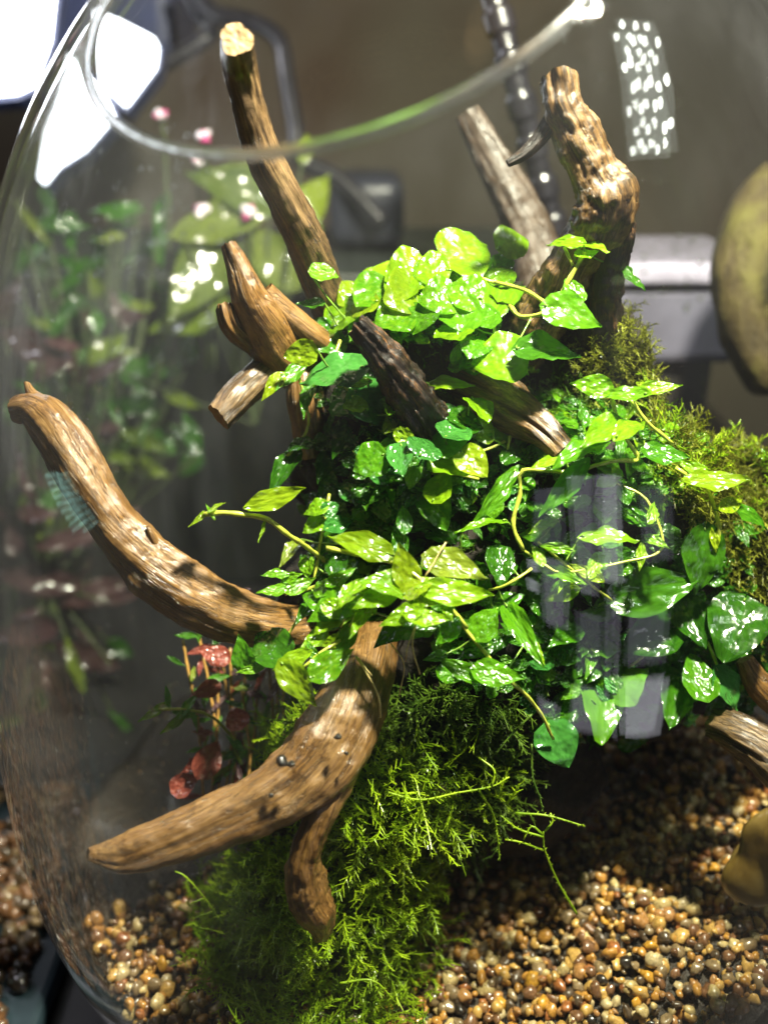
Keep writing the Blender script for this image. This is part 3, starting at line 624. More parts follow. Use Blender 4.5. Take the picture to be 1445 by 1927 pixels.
vine('vine of big dark glossy leaves low on the right slope above the gravel', [
 (1382, 1185, 120, -120, 104, 'd', 28.4), (1312, 1272, 74, 100, 62, 'm', 28.6), (1372, 1300, 90, -60, 62, 'w', 28.6), (1130, 1330, 104, -95, 84, 'm', 28.6), (1182, 1282, 90, 40, 62, 'm', 28.9), (1050, 1338, 74, 200, 52, 'd', 28.9), (1052, 1405, 84, -65, 80, 'w', 28, (0, -.8, .6)), (1220, 1200, 110, 200, 80, 'd', 28.8), (1100, 1260, 70, 230, 60, 'd', 29), (1270, 1320, 80, 240, 60, 'd', 29.2), (1300, 1170, 90, -70, 70, 'd', 29)],
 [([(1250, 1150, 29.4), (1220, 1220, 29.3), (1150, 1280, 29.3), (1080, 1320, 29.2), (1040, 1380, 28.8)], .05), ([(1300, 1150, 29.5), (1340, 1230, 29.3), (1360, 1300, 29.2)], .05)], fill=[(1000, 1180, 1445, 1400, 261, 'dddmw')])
vine('bright shoot with one pointed leaf reaching out left over the dark gap', [
 (524, 936, 112, 18, 44, 'y', 26.4, (-.1, -.75, .65)), (378, 974, 52, 212, 13, 'y', 26.4, (0, -.4, .9)), (410, 952, 34, 40, 9, 'y', 26.4), (395, 960, 34, 120, 8, 'b', 26.4), (494, 1000, 46, -105, 8, 'b', 26.5)],
 [([(385, 968, 26.4), (420, 964, 26.4), (470, 970, 26.5), (505, 978, 26.6), (545, 1008, 27), (585, 1035, 28), (620, 1060, 29.5)], .075)])
vine('vine of small rounded leaves climbing the left edge behind the bright shoot', [
 (592, 958, 48, 200, 34, 'b', 28.4), (624, 956, 34, 30, 30, 'w', 28.4), (588, 990, 44, 210, 32, 'b', 28.5), (642, 985, 54, 20, 36, 'w', 28.4), (578, 1068, 36, -90, 30, 'b', 28), (640, 1050, 60, 60, 40, 'd', 28.6), (610, 1020, 60, 250, 30, 'd', 29), (545, 1040, 60, 230, 26, 'o', 29.3), (650, 1005, 50, 150, 30, 'm', 28.6)],
 [([(620, 930, 29), (610, 980, 28.8), (600, 1040, 28.7), (590, 1090, 28.6)], .045)], fill=[(570, 930, 720, 1080, 58, 'dmmd')])
FR = (0, -.62, .8)
vine('fan of bright yellow green pointed leaves at the front centre over the thick branch', [
 (672, 1022, 122, 162, 52, 'y', 25.9, FR), (760, 1062, 86, 105, 56, 'y', 25.6, (.1, -.9, .5)), (862, 1066, 118, -18, 60, 'o', 25.8, FR), (862, 1116, 136, -5, 52, 'b', 25.3, FR), (722, 1098, 96, 165, 48, 'b', 25.4), (702, 1128, 84, 200, 44, 'b', 25.4), (752, 1162, 84, 205, 38, 'b', 25.1), (806, 1162, 86, -10, 38, 'b', 25.1), (838, 1140, 60, -60, 34, 'b', 25.3), (790, 1100, 70, 30, 40, 'y', 25.4), (800, 1130, 60, 190, 30, 'y', 25.3), (655, 1120, 70, 220, 34, 'b', 25.6), (680, 1165, 70, 230, 30, 'b', 25.6),
 (770, 1185, 90, 200, 50, 'd', 26.2), (850, 1170, 60, 80, 40, 'm', 25.9), (730, 1195, 70, 220, 40, 'd', 26.2), (820, 1040, 60, 40, 26, 'o', 26.2)],
 [([(615, 1032, 26), (680, 1045, 25.9), (740, 1058, 25.8), (785, 1085, 25.6), (820, 1120, 25.6), (880, 1180, 26.2)], .07), ([(660, 1180, 26), (700, 1110, 25.7), (785, 1085, 25.7)], .05)],
 roots=[([(782, 1175, 25.6), (775, 1215, 25.7), (790, 1270, 25.9)], .022), ([(782, 1175, 25.6), (768, 1210, 25.7), (762, 1245, 25.8)], .02), ([(840, 1020, 25.9), (815, 1060, 25.8), (800, 1085, 25.7)], .025), ([(735, 1210, 26), (760, 1250, 26.2), (750, 1310, 26.6)], .018)])
vine('light green vine left of the front fan, spreading over the long branch', [
 (516, 1080, 52, 178, 18, 'b', 27), (552, 1085, 40, 20, 20, 'b', 27), (514, 1112, 62, 188, 22, 'b', 26.8), (568, 1100, 56, 25, 30, 'b', 26.8), (622, 1145, 96, 205, 64, 'm', 26.2, FR), (592, 1128, 60, 160, 40, 'm', 26.6), (640, 1150, 64, -20, 40, 'b', 26.1), (588, 1207, 56, 215, 32, 'b', 26.2), (612, 1175, 60, 215, 36, 'b', 26.2), (645, 1085, 60, 30, 26, 'b', 26.6), (615, 1100, 50, 50, 30, 'b', 26.6), (660, 1190, 70, 60, 34, 'm', 26.4), (575, 1150, 50, 230, 30, 'd', 26.9)],
 [([(500, 1112, 27), (560, 1115, 26.9), (610, 1100, 26.9), (660, 1110, 26.8), (640, 1180, 26.6)], .05)], fill=[(580, 1060, 720, 1210, 42, 'bmm')])
vine('loose group of four hanging leaves at the base of the thick front branch', [
 (628, 1246, 90, 35, 56, 'b', 25.7, FR), (546, 1244, 78, 205, 32, 'b', 25.8), (564, 1290, 104, -52, 58, 'y', 25.5, (.1, -.9, .5)), (456, 1228, 70, 102, 46, 'm', 26.9, (0, -1, .3)), (506, 1212, 78, 150, 72, 'd', 27.3), (470, 1260, 50, 190, 20, 'b', 26.9), (585, 1222, 40, 120, 20, 'm', 25.9)],
 [([(640, 1205, 26.2), (610, 1225, 25.9), (570, 1255, 25.8), (545, 1240, 25.9)], .05), ([(560, 1160, 27.4), (545, 1190, 27.3), (500, 1235, 27.3)], .04)],
 roots=[([(668, 1235, 26.4), (690, 1265, 26.2), (712, 1310, 26.2), (716, 1350, 26.4)], .03), ([(670, 1235, 26.3), (700, 1270, 26.0)], .022)])
vine('mid green vine trailing right of the front fan above the dark moss', [
 (862, 1258, 90, 150, 34, 'm', 26.3), (940, 1270, 92, -10, 50, 'm', 26.2, FR), (818, 1236, 44, 190, 22, 'm', 26.5), (985, 1192, 108, -62, 46, 'm', 26.3), (915, 1172, 66, 60, 50, 'm', 26.6), (1010, 1230, 50, -60, 24, 'b', 26.8), (940, 1068, 70, -90, 54, 'd', 27.4), (760, 972, 54, 90, 32, 'm', 28), (750, 1010, 60, 100, 34, 'd', 28), (890, 1225, 70, 200, 36, 'd', 27), (960, 1130, 60, 30, 40, 'd', 27.3), (1060, 1200, 70, 200, 36, 'm', 28)],
 [([(850, 1150, 26.6), (890, 1200, 26.6), (930, 1250, 26.5), (970, 1290, 26.6), (1012, 1335, 27.2), (1040, 1390, 27.8)], .055), ([(920, 1110, 27.4), (955, 1100, 27), (1000, 1070, 27.2)], .045)], fill=[(820, 1060, 1040, 1300, 95, 'dmmd')])
vine('thin leafy sprig at the lower left beside the red-leaved plant', [
 (288, 1342, 62, 212, 18, 'b', 30), (328, 1362, 66, 218, 18, 'b', 30), (316, 1308, 40, 100, 14, 'm', 30), (358, 1322, 44, 60, 18, 'm', 30.2), (352, 1345, 50, -10, 14, 'm', 30.2)],
 [([(300, 1335, 30), (345, 1335, 30), (400, 1350, 30.5), (450, 1400, 31.5)], .05)])

# the red-leaved plant
rp = empty('red_leaved_plant', P(400, 1450, 31.5), 'bushy stem plant with red and green leaves, left of the bright moss', 'plant')
pl_lines = []
for i in range(11):
    x0 = random.uniform(380, 520); y1 = random.uniform(1090, 1300); x1 = x0+random.uniform(-70, 40); dd = random.uniform(31.2, 33)
    pts = [(x0, 1540, dd), ((x0+x1)/2+10, (1540+y1)/2, dd), (x1, y1, dd)]; pl_lines.append((pts, .05))
    for t_ in np.linspace(.15, 1, 9):
        px = x0+(x1-x0)*t_; py = 1540+(y1-1540)*t_
        put_leaf(rp, px+random.uniform(-22, 22), py+random.uniform(-10, 10), random.uniform(26, 46), random.uniform(0, 360), random.uniform(9, 15), random.choice('rpddmo'), dd-.2)
for (px, py, L, a, wd, k) in [(462, 1122, 36, 80, 61, 'r'), (400, 1232, 60, 160, 56, 'r'), (385, 1300, 50, 200, 51, 'r'), (365, 1442, 50, 200, 42, 'r'), (445, 1350, 40, 120, 61, 'r'), (395, 1425, 60, 60, 71, 'r'), (350, 1475, 50, 30, 56, 'r')]:
    put_leaf(rp, px, py, L, a, wd*.7, random.choice('rp'), 30.6)
stems(rp, pl_lines, STEMO)

# ------------------------------------------------------------------ moss
def frond(p, d, L, r, nb=9, curl=1.1):
    """main strand with alternate side spikes; returns verts, tris"""
    d = d/np.linalg.norm(d); side = np.cross(d, rng.normal(size=3)); side /= np.linalg.norm(side)
    m = 6; pts = []; q = p.copy(); dd = d.copy(); c = rng.normal(size=3)*curl/m
    for i in range(m):
        pts.append(q.copy()); q = q+dd*L/(m-1); dd = dd+c+np.array([0, 0, -.03]); dd /= np.linalg.norm(dd)
    V = []; Fc = []
    def strand(ps, rr):
        o0 = len(V); t = ps[-1]-ps[0]; t /= np.linalg.norm(t)+1e-9; u = np.cross(t, [.3, .5, .8]); u /= np.linalg.norm(u); v = np.cross(t, u)
        for i, x in enumerate(ps):
            k = rr*(1-.6*i/(len(ps)-1))
            for a in (0, 2.1, 4.2): V.append(x+k*(math.cos(a)*u+math.sin(a)*v))
        for i in range(len(ps)-1):
            for a in range(3): b = (a+1) % 3; Fc.append((o0+3*i+a, o0+3*i+b, o0+3*i+3+b)); Fc.append((o0+3*i+a, o0+3*i+3+b, o0+3*i+3+a))
    strand(pts, r)
    for k in range(nb):
        t = (k+1)/(nb+1)*(m-1); i = int(t); x = pts[i]+(pts[min(i+1, m-1)]-pts[i])*(t-i); ax = pts[min(i+1, m-1)]-pts[max(0, i-1)]; ax = ax/np.linalg.norm(ax)
        s = side*(1 if k % 2 else -1)+rng.normal(size=3)*.35; s = s/np.linalg.norm(s); l = L*rng.uniform(.12, .27)*(1-.3*t/m)
        strand([x, x+(ax*.6+s*.8)*l*.5, x+(ax*.75+s*.9)*l+np.array([0, 0, .02])], r*.75)
    return V, Fc
def in_poly(x, y, poly):
    c = False; j = len(poly)-1
    for i in range(len(poly)):
        if (poly[i][1] > y) != (poly[j][1] > y) and x < (poly[j][0]-poly[i][0])*(y-poly[i][1])/(poly[j][1]-poly[i][1])+poly[i][0]: c = not c
        j = i
    return c
def moss(poly, n, mat, L=(.7, 1.5), r=.035, dirn=(0, -.5, .5), lift=.0, nb=9, parent=mound, name='moss'):
    xs = [p[0] for p in poly]; ys = [p[1] for p in poly]; Vs = []; Fs = []; off = 0; k = 0; tries = 0
    while k < n and tries < n*8:
        tries += 1; x = random.uniform(min(xs), max(xs)); y = random.uniform(min(ys), max(ys))
        if not in_poly(x, y, poly): continue
        c = cast(x, y)
        if c is None: continue
        p, nn, _ = c; dd = nn*.7+np.array(dirn)+rng.normal(size=3)*.55
        V, f = frond(p-nn*.1-FW*lift*random.random(), dd, random.uniform(*L), r*random.uniform(.8, 1.25), nb)
        Vs.append(np.array(V)); Fs += [(a+off, b+off, c_+off) for a, b, c_ in f]; off += len(V); k += 1
    if not Vs: return
    o = wobj(name, np.concatenate(Vs), Fs, mat, parent, smooth=False); o['kind'] = 'stuff'; return o
moss([(470, 1360), (560, 1310), (640, 1300), (720, 1400), (860, 1500), (830, 1680), (800, 1850), (700, 1927), (480, 1927), (410, 1800), (380, 1650), (450, 1600), (600, 1540), (560, 1420), (470, 1440)], 1700, MOSS, L=(.6, 1.5), r=.033, lift=2.6, nb=12)
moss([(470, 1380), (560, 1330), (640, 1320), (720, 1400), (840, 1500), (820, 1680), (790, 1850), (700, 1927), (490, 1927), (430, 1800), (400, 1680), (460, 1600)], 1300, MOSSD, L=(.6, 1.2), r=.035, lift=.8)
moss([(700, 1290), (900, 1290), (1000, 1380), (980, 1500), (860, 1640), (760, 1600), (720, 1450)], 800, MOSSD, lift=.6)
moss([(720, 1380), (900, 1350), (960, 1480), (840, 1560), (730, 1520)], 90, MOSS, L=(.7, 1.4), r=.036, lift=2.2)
moss([(1090, 560), (1180, 560), (1220, 650), (1210, 760), (1120, 780), (1080, 700)], 420, MOSSB, L=(.4, .9), r=.025)
moss([(1250, 900), (1445, 880), (1445, 1200), (1380, 1180), (1330, 1050)], 700, MOSSB, L=(.5, 1.2), r=.028)
moss([(1180, 640), (1230, 700), (1330, 830), (1445, 850), (1445, 1000), (1250, 950)], 900, MOSSB, L=(.5, 1.2), r=.03)
moss([(1200, 700), (1445, 840), (1445, 1000), (1200, 900)], 160, MOSS, L=(.6, 1.1), r=.03, lift=.5)
moss([(960, 720), (1130, 720), (1160, 860), (1020, 900)], 260, MOSSD, L=(.4, .9), r=.028)
moss([(1180, 740), (1300, 820), (1340, 900), (1180, 900)], 260, MOSSD, L=(.4, .9), r=.025)
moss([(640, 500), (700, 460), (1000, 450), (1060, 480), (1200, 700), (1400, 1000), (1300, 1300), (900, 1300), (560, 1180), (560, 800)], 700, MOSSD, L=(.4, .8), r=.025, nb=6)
def strand_thing(label, lines, mat, fr=6):
    t = empty('moss_strand', P(*lines[0][0]), label, 'moss', 'stray moss strands')
    Vs = []; Fs = []; off = 0
    for ln in lines:
        sp = spline([P(*q) for q in ln], .1); V, f, _ = tube_geo(sp, .035*np.linspace(1.1, .7, len(sp)), 5); Vs.append(V); Fs += [[i+off for i in q] for q in f]; off += len(V)
        for i in range(2, len(sp)-1, 1):      # short scale-like leaflets
            dr = sp[i+1]-sp[i-1]; dr /= np.linalg.norm(dr); s = np.cross(dr, rng.normal(size=3)); s /= np.linalg.norm(s); e = sp[i]+dr*.06+s*.09
            V, f, _ = tube_geo([sp[i], (sp[i]+e)/2, e], [.022, .018, .004], 3); Vs.append(V); Fs += [[k+off for k in q] for q in f]; off += len(V)
    wobj('strand', np.concatenate(Vs), Fs, mat, t); return t
moss([(430, 1590), (560, 1560), (600, 1640), (600, 1800), (440, 1850), (390, 1700)], 420, MOSS, L=(.6, 1.4), r=.034, lift=2.8, nb=12)
strand_thing('long moss strand stretched level across the dark moss', [[(725, 1490, 27.2), (790, 1505, 27), (860, 1492, 27), (925, 1480, 27), (958, 1462, 27)], [(925, 1480, 27), (930, 1450, 27), (900, 1425, 27.2)], [(900, 1485, 27), (930, 1540, 27.6), (940, 1620, 28)]], MOSS)
strand_thing('forked moss frond on a thin stalk rising from the gravel', [[(1085, 1720, 29), (1050, 1660, 28.6), (1025, 1600, 28.2), (1022, 1565, 28)], [(1022, 1600, 28.2), (980, 1585, 28.1), (950, 1580, 28.1)], [(1022, 1575, 28), (975, 1560, 28), (942, 1535, 28)], [(1020, 1570, 28), (1000, 1555, 28), (985, 1580, 28)], [(970, 1530, 28), (1030, 1535, 27.8), (1100, 1555, 27.7)], [(1025, 1565, 28), (1040, 1545, 28), (1035, 1530, 28)]], MOSS)
strand_thing('brown green moss strand hanging from the pale wet leaf', [[(1000, 1400, 28), (1002, 1460, 28), (1015, 1500, 28), (1022, 1530, 28)], [(1000, 1345, 28), (960, 1385, 28), (932, 1420, 28)]], MOSSD)
strand_thing('short moss sprig standing in the gravel left of the moss cushion', [[(420, 1740, 30), (385, 1690, 29.8), (350, 1650, 29.6), (330, 1640, 29.6)], [(385, 1690, 29.8), (360, 1700, 29.6)], [(400, 1715, 29.8), (360, 1730, 29.6)], [(430, 1760, 30), (400, 1750, 29.8), (365, 1745, 29.6)]], MOSS)
strand_thing('curved moss stem looping over the cushion at the bottom', [[(640, 1740, 28.5), (655, 1790, 28.4), (660, 1850, 28.4)], [(640, 1740, 28.5), (680, 1760, 28.3), (700, 1790, 28.3)], [(640, 1850, 28), (700, 1845, 28), (740, 1880, 28)]], MOSS)

# ------------------------------------------------------------------ behind the jar
def box(x0, y0, z0, x1, y1, z1):
    return [(x0, y0, z0), (x1, y0, z0), (x1, y1, z0), (x0, y1, z0), (x0, y0, z1), (x1, y0, z1), (x1, y1, z1), (x0, y1, z1)], [[3, 2, 1, 0], [4, 5, 6, 7], [0, 1, 5, 4], [1, 2, 6, 5], [2, 3, 7, 6], [3, 0, 4, 7]]
def bevel(o, wd=.002, seg=2):
    m = o.modifiers.new('bevel', 'BEVEL'); m.width = wd; m.segments = seg; return o
# dark cabinet behind
cab = empty('dark_cabinet', (-10, 66, -32.6), 'low dark cabinet standing behind the jar in the gloom', 'cabinet')
V, f = box(-70, 58, -32.55, 14, 74, -12.5); bevel(wobj('body', V, f, plain('charcoal_laminate', (.014, .015, .014), .4, nscale=20), cab, smooth=False), .003)
V, f = box(-71, 57, -12.45, 15, 75, -11.2); bevel(wobj('top_board', V, f, plain('grey_green_board', (.03, .036, .03), .4, nscale=20), cab, smooth=False), .003)
# pale plastic box on the right
pbx = empty('plastic_tray', P(1290, 690, 50), 'pale lilac plastic tray with a bright shiny rim, right behind the mound', 'tray')
LIL = plain('pale_lilac_plastic', (.16, .155, .21), .15, nscale=30, coat=.8, bmp=.3)
c = P(1285, 600, 50); x0, x1 = P(1120, 600, 50)[0], P(1400, 600, 50)[0]; zt = P(1285, 500, 50)[2]; zb = P(1285, 700, 50)[2]; y0 = c[1]
V, f = box(x0, y0, zb, x1, y0+8, zt-.8); bevel(wobj('tray_body', V, f, LIL, pbx, smooth=False), .006, 3)
V, f = box(x0-.4, y0-.5, zt-.75, x1+.4, y0+8.5, zt+.4); bevel(wobj('tray_rim', V, f, plain('glossy_white_plastic', (.50, .47, .62), .1, coat=1), pbx, smooth=False), .004, 3)
V, f = box(x0+1, y0+1, -32.55, x1-1, y0+7, zb-.05); wobj('tray_foot', V, f, plain('dark_plinth', (.05, .045, .04), .5), pbx, smooth=False)
# flexible black lamp neck
neck = empty('lamp_gooseneck', P(1050, 430, 45), 'black ribbed flexible lamp neck leaning behind the gnarled branch', 'lamp neck')
BLK = plain('black_rubber', (.015, .014, .018), .3, nscale=100, coat=.6)
sp = spline([P(915, -60, 42), P(945, 60, 42.5), P(975, 170, 43), P(1000, 270, 44), P(1030, 380, 45), P(1050, 470, 46), P(1060, 620, 48)], .12)
rad = .62+.07*np.sign(np.sin(np.arange(len(sp))*.42)); V, f, _ = tube_geo(sp, rad, 20); wobj('ribbed_tube', V, f, BLK, neck)
cab_l = [('thin black cable looping down behind the tall stick', [(370, -20, 60), (400, 25, 60), (470, 40, 60), (525, 75, 60), (540, 150, 60), (556, 240, 60), (566, 300, 60), (640, 340, 60), (720, 420, 60)], .55),
         ('second thicker black cable sagging at the top left near the lamp', [(340, -30, 62), (372, 30, 62), (400, 60, 62), (330, 110, 62), (250, 150, 62)], .5)]
for lab, pts, r in cab_l:
    sp = spline([P(*q) for q in pts], .4); V, f, _ = tube_geo(sp, r, 12); tag(wobj('power_cable', V, f, BLK), lab, 'cable', 'cables behind the jar')
# dark appliance shape
V, f = box(*P(620, 470, 62), *(P(760, 330, 62)+np.array([0, 5, 0]))); o = bevel(wobj('black_adapter', V, f, plain('blue_black_plastic', (.025, .027, .04), .4)), .01, 3); tag(o, 'dark blue black box on the cabinet, right of the tall stick', 'box')
# bright plant lamp, upper left: one panel, two more added for its reflections
EM, t_, b_, o_ = nt('lit_lamp_and_reflection'); b_.inputs['Base Color'].default_value = (.9, .9, 1, 1); b_.inputs['Emission Color'].default_value = (.88, .92, 1, 1); b_.inputs['Emission Strength'].default_value = 8
lamp = empty('plant_lamp', P(60, 0, 58), 'glaring white plant lamp with panels added for its reflections, at the upper left', 'lamp')
HOUS = plain('dark_blue_lamp_housing', (.04, .05, .11), .35, coat=.4)
def panel(poly, d, thick=1.2):
    A = [P(x, y, d) for x, y in poly]; n = len(A); back = [a+FW*thick for a in A]
    wobj('lamp_or_reflection_panel', A+back, [list(range(n)), list(range(2*n-1, n-1, -1))]+[[i, i+n, (i+1) % n+n, (i+1) % n] for i in range(n)], EM, lamp, smooth=False)
    c = np.mean(A, 0); B = [c+(a-c)*1.10+FW*(thick+.05) for a in A]; C_ = [b+FW*1.5 for b in B]
    wobj('housing', B+C_, [list(range(n)), list(range(2*n-1, n-1, -1))]+[[i, i+n, (i+1) % n+n, (i+1) % n] for i in range(n)], HOUS, lamp, smooth=False)
panel([(-120, -80), (95, -60), (82, 60), (52, 145), (20, 160), (-100, 170)], 58)
panel([(178, 20), (225, 38), (290, 72), (285, 110), (228, 185), (190, 150)], 56)  # this panel and the next stand in for lamp reflections in the glass
panel([(130, 100), (190, 170), (205, 205), (150, 268), (100, 300), (72, 335), (84, 250), (110, 180)], 54)
V, f = box(*P(330, 110, 66), *(P(60, -80, 66)+np.array([0, 8, 0]))); bevel(wobj('housing', V, f, HOUS, lamp, smooth=False), .01)

# blurred plants of the neighbouring planting behind the left glass
def bgplant(name, label, cat, base, leaves, mats, stemmat=None):
    t = empty(name, P(*base), label, cat); ln = []; stemmat = STEMD
    for (px, py, L, ang, wd, mk, d) in leaves:
        b_, y_ = put_leaf(t, px, py, L, ang, wd, mk, d, tilt=(random.uniform(-.3, .3), -.8, .5)); ln.append(([b_+y_*.1, (b_+P(*base))/2, P(*base)], .07))
    stems(t, ln, stemmat or STEM); return t
bgplant('broad_leaved_plant', 'blurred plant with broad yellow green leaves, seen through the glass behind the sticks', 'plant', (480, 800, 52), [
 (430, 350, 170, 160, 90, 'q', 50), (590, 370, 120, 60, 70, 'o', 50), (440, 410, 200, 20, 80, 'q', 50), (500, 470, 160, 130, 90, 'q', 51), (370, 530, 200, 240, 110, 'q', 50), (350, 600, 150, 200, 80, 'o', 51), (575, 275, 60, 80, 26, 'o', 50), (470, 320, 120, 10, 60, 'q', 51), (560, 470, 130, 250, 70, 'q', 52), (210, 655, 80, 40, 50, 'o', 51)], None)
bgplant('pink_leaved_plant', 'blurred plant with pink and dusky red leaves low behind the left glass', 'plant', (90, 1100, 50), [
 (40, 640, 110, 150, 60, 'p', 48), (190, 700, 110, 20, 30, 'p', 49), (90, 690, 90, 230, 50, 'p', 49), (60, 900, 140, 120, 50, 'p', 50), (150, 1010, 130, 15, 40, 'p', 48), (60, 1090, 150, 170, 60, 'p', 49), (170, 1120, 120, 200, 50, 'p', 50), (40, 1190, 140, 190, 60, 'p', 49), (150, 1230, 130, 160, 50, 'p', 50), (130, 820, 110, 70, 40, 'p', 50), (20, 560, 90, 70, 50, 'p', 50)]+[(random.uniform(-20, 260), random.uniform(560, 1380), random.uniform(40, 110), random.uniform(0, 360), random.uniform(12, 40), random.choice('pppdo'), random.uniform(47, 54)) for _ in range(60)], STEMD)
bgplant('dark_leaved_plant', 'blurred dark green plant filling the shade behind the left glass', 'plant', (200, 1000, 54), [
 (random.uniform(60, 360), random.uniform(380, 900), random.uniform(50, 110), random.uniform(0, 360), random.uniform(16, 40), random.choice('dddddo'), random.uniform(51, 56)) for _ in range(90)], None)
FL = plain('pink_highlight', (.5, .06, .22), .2, nscale=80, coat=.8); FWH = plain('white_highlight', (.8, .72, .8), .15, coat=1, nscale=80)  # petals added in place of blurred iridescent highlights
for i, (px, py, r, lab) in enumerate([(305, 215, 30, 'shapes added for blurred pink and white highlights just under the rim, left of the tall stick'), (385, 255, 26, 'shapes added for a blurred pink highlight touching the tall stick above the broad leaves'), (470, 400, 26, 'small shapes added for a pink white highlight over the broad yellow green leaves'), (370, 300, 22, 'small shapes added for a magenta highlight beneath the rim curve'), (375, 395, 24, 'pale shapes added for a highlight on the left end of the broad leaves')]):
    r *= .7; t = empty('added_highlight', P(px, py, 50), lab, 'added_highlight')
    for k in range(5):
        a = k*math.pi/3+i+random.uniform(-.5, .5); r0_ = r; r = r0_*random.uniform(.3, 1.25); sp = spline([P(px, py, 50), P(px+r*.6*math.cos(a), py+r*.5*math.sin(a), 49.6), P(px+r*math.cos(a), py+r*.8*math.sin(a), 49.9)], .3)
        r = r0_; V, f, _ = tube_geo(sp, np.interp(np.linspace(0, 1, len(sp)), [0, .6, 1], [.12, .32, .05])*random.uniform(.5, 1.1), 8); wobj('highlight_petal', V, f, FL if k in (0, 3) else FWH, t)
    sp = spline([P(px, py, 50.1), P(px+8, py+120, 51), P(px+20, 700, 53)], .8); V, f, _ = tube_geo(sp, .1, 6); wobj('stalk', V, f, STEMD, t)
# reddish gravel tray outside, lower left
tray = empty('outer_gravel_tray', P(0, 1850, 44), 'shallow tray of reddish brown gravel outside the jar at the lower left', 'tray')
tx, ty, _z = P(-60, 1800, 44)
V, f = box(-48, 17, -32.5, -12.5, 37, -31.5); bevel(wobj('tray_body', V, f, plain('teal_grey_plastic', (.02, .035, .045), .3), tray, smooth=False), .003)
lst = [(np.array([random.uniform(-47, -13.5), random.uniform(18, 36), -31.35+random.uniform(0, .35)]), random.uniform(.25, .45)) for _ in range(3500)]
joined_pebbles(lst, 'gravel', tray, np.array(tray.location)/S, [3, 5, 3, 5, 3, 8, 5, 10])
# added slab for the golden reflection of the mound in the right glass
mound_reflection = empty('mound_reflection_slab', P(1430, 640, 40), 'rounded golden brown shape added for the mirrored mound at the right edge', 'reflection slab')
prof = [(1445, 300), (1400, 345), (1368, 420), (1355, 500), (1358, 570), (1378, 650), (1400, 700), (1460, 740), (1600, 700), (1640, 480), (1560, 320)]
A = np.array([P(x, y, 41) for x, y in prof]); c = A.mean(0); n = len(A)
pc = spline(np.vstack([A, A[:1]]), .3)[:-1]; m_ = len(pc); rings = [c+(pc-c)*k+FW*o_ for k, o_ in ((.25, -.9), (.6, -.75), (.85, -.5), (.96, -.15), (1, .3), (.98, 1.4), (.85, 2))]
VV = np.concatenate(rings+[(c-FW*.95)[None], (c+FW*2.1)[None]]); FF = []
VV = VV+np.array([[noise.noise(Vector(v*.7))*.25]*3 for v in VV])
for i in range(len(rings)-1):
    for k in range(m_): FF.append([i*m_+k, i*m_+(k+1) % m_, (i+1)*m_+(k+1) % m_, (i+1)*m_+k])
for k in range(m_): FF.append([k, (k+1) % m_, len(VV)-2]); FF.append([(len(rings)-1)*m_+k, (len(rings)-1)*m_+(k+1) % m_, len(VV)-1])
MOUND_REFL, t_, b_, o_ = nt('golden_mound_reflection'); n_ = noise_n(t_, coords(t_, scale=(1, 1, .35)), 60, 5, .65); r_ = ramp(t_, n_, [(.3, (.015, .010, .004)), (.5, (.05, .034, .006)), (.7, (.09, .08, .010))]); t_.links.new(r_.outputs[0], b_.inputs['Base Color']); b_.inputs['Roughness'].default_value = .8; bump(t_, b_, n_, 1, .006)
wobj('slab', VV, FF, MOUND_REFL, mound_reflection)

# ------------------------------------------------------------------ droplets on the glass
def drops():
    Vs = []; Fs = []; off = 0
    DS = [pebshape(40+k, 1) for k in range(3)]
    def hitjar(px, py):
        d = P(px, py, 1.0); lo = 10
        for t in np.arange(12, 34, .05):
            p = d*t
            if p[2] < JZ+JT*.97 and math.hypot(p[0]-JX, p[1]-JY) < jr(p[2])-.30:
                if np.dot(p-RIMC, RIMN) > 0: return None
                return p
        return None
    zones = [((150, 230, 420, 520), 60), ((60, 380, 260, 900), 45), ((140, 1330, 320, 1560), 70), ((1150, 440, 1330, 600), 30), ((60, 1080, 260, 1250), 16), ((300, 100, 520, 330), 20), ((1130, 130, 1290, 350), 14), ((560, 900, 1400, 1850), 14), ((300, 1280, 340, 1500), 16)]
    for (x0, y0, x1, y1), n in zones:
        for _ in range(n):
            p = hitjar(random.uniform(x0, x1), random.uniform(y0, y1))
            if p is None: continue
            V, f = random.choice(DS); r = random.choice([.03, .04, .05, .07])*random.uniform(.7, 1.1)
            nr = np.array([p[0]-JX, p[1]-JY, 0]); nr /= np.linalg.norm(nr)
            q = V*r*np.array([1, 1, random.uniform(1, 1.7)]); q = q-np.outer(q@nr, nr)*.5
            Vs.append(q+p); Fs += [[i+off for i in g] for g in f]; off += len(V)
    m, t, b, o = nt('water'); b.inputs['Transmission Weight'].default_value = 1; b.inputs['IOR'].default_value = 1.33; b.inputs['Roughness'].default_value = .02
    n_ = noise_n(t, coords(t), 300, 1); bump(t, b, n_, .1, .0005)
    o = wobj('water_droplets', np.concatenate(Vs), Fs, m, jar); o['kind'] = 'stuff'
drops()

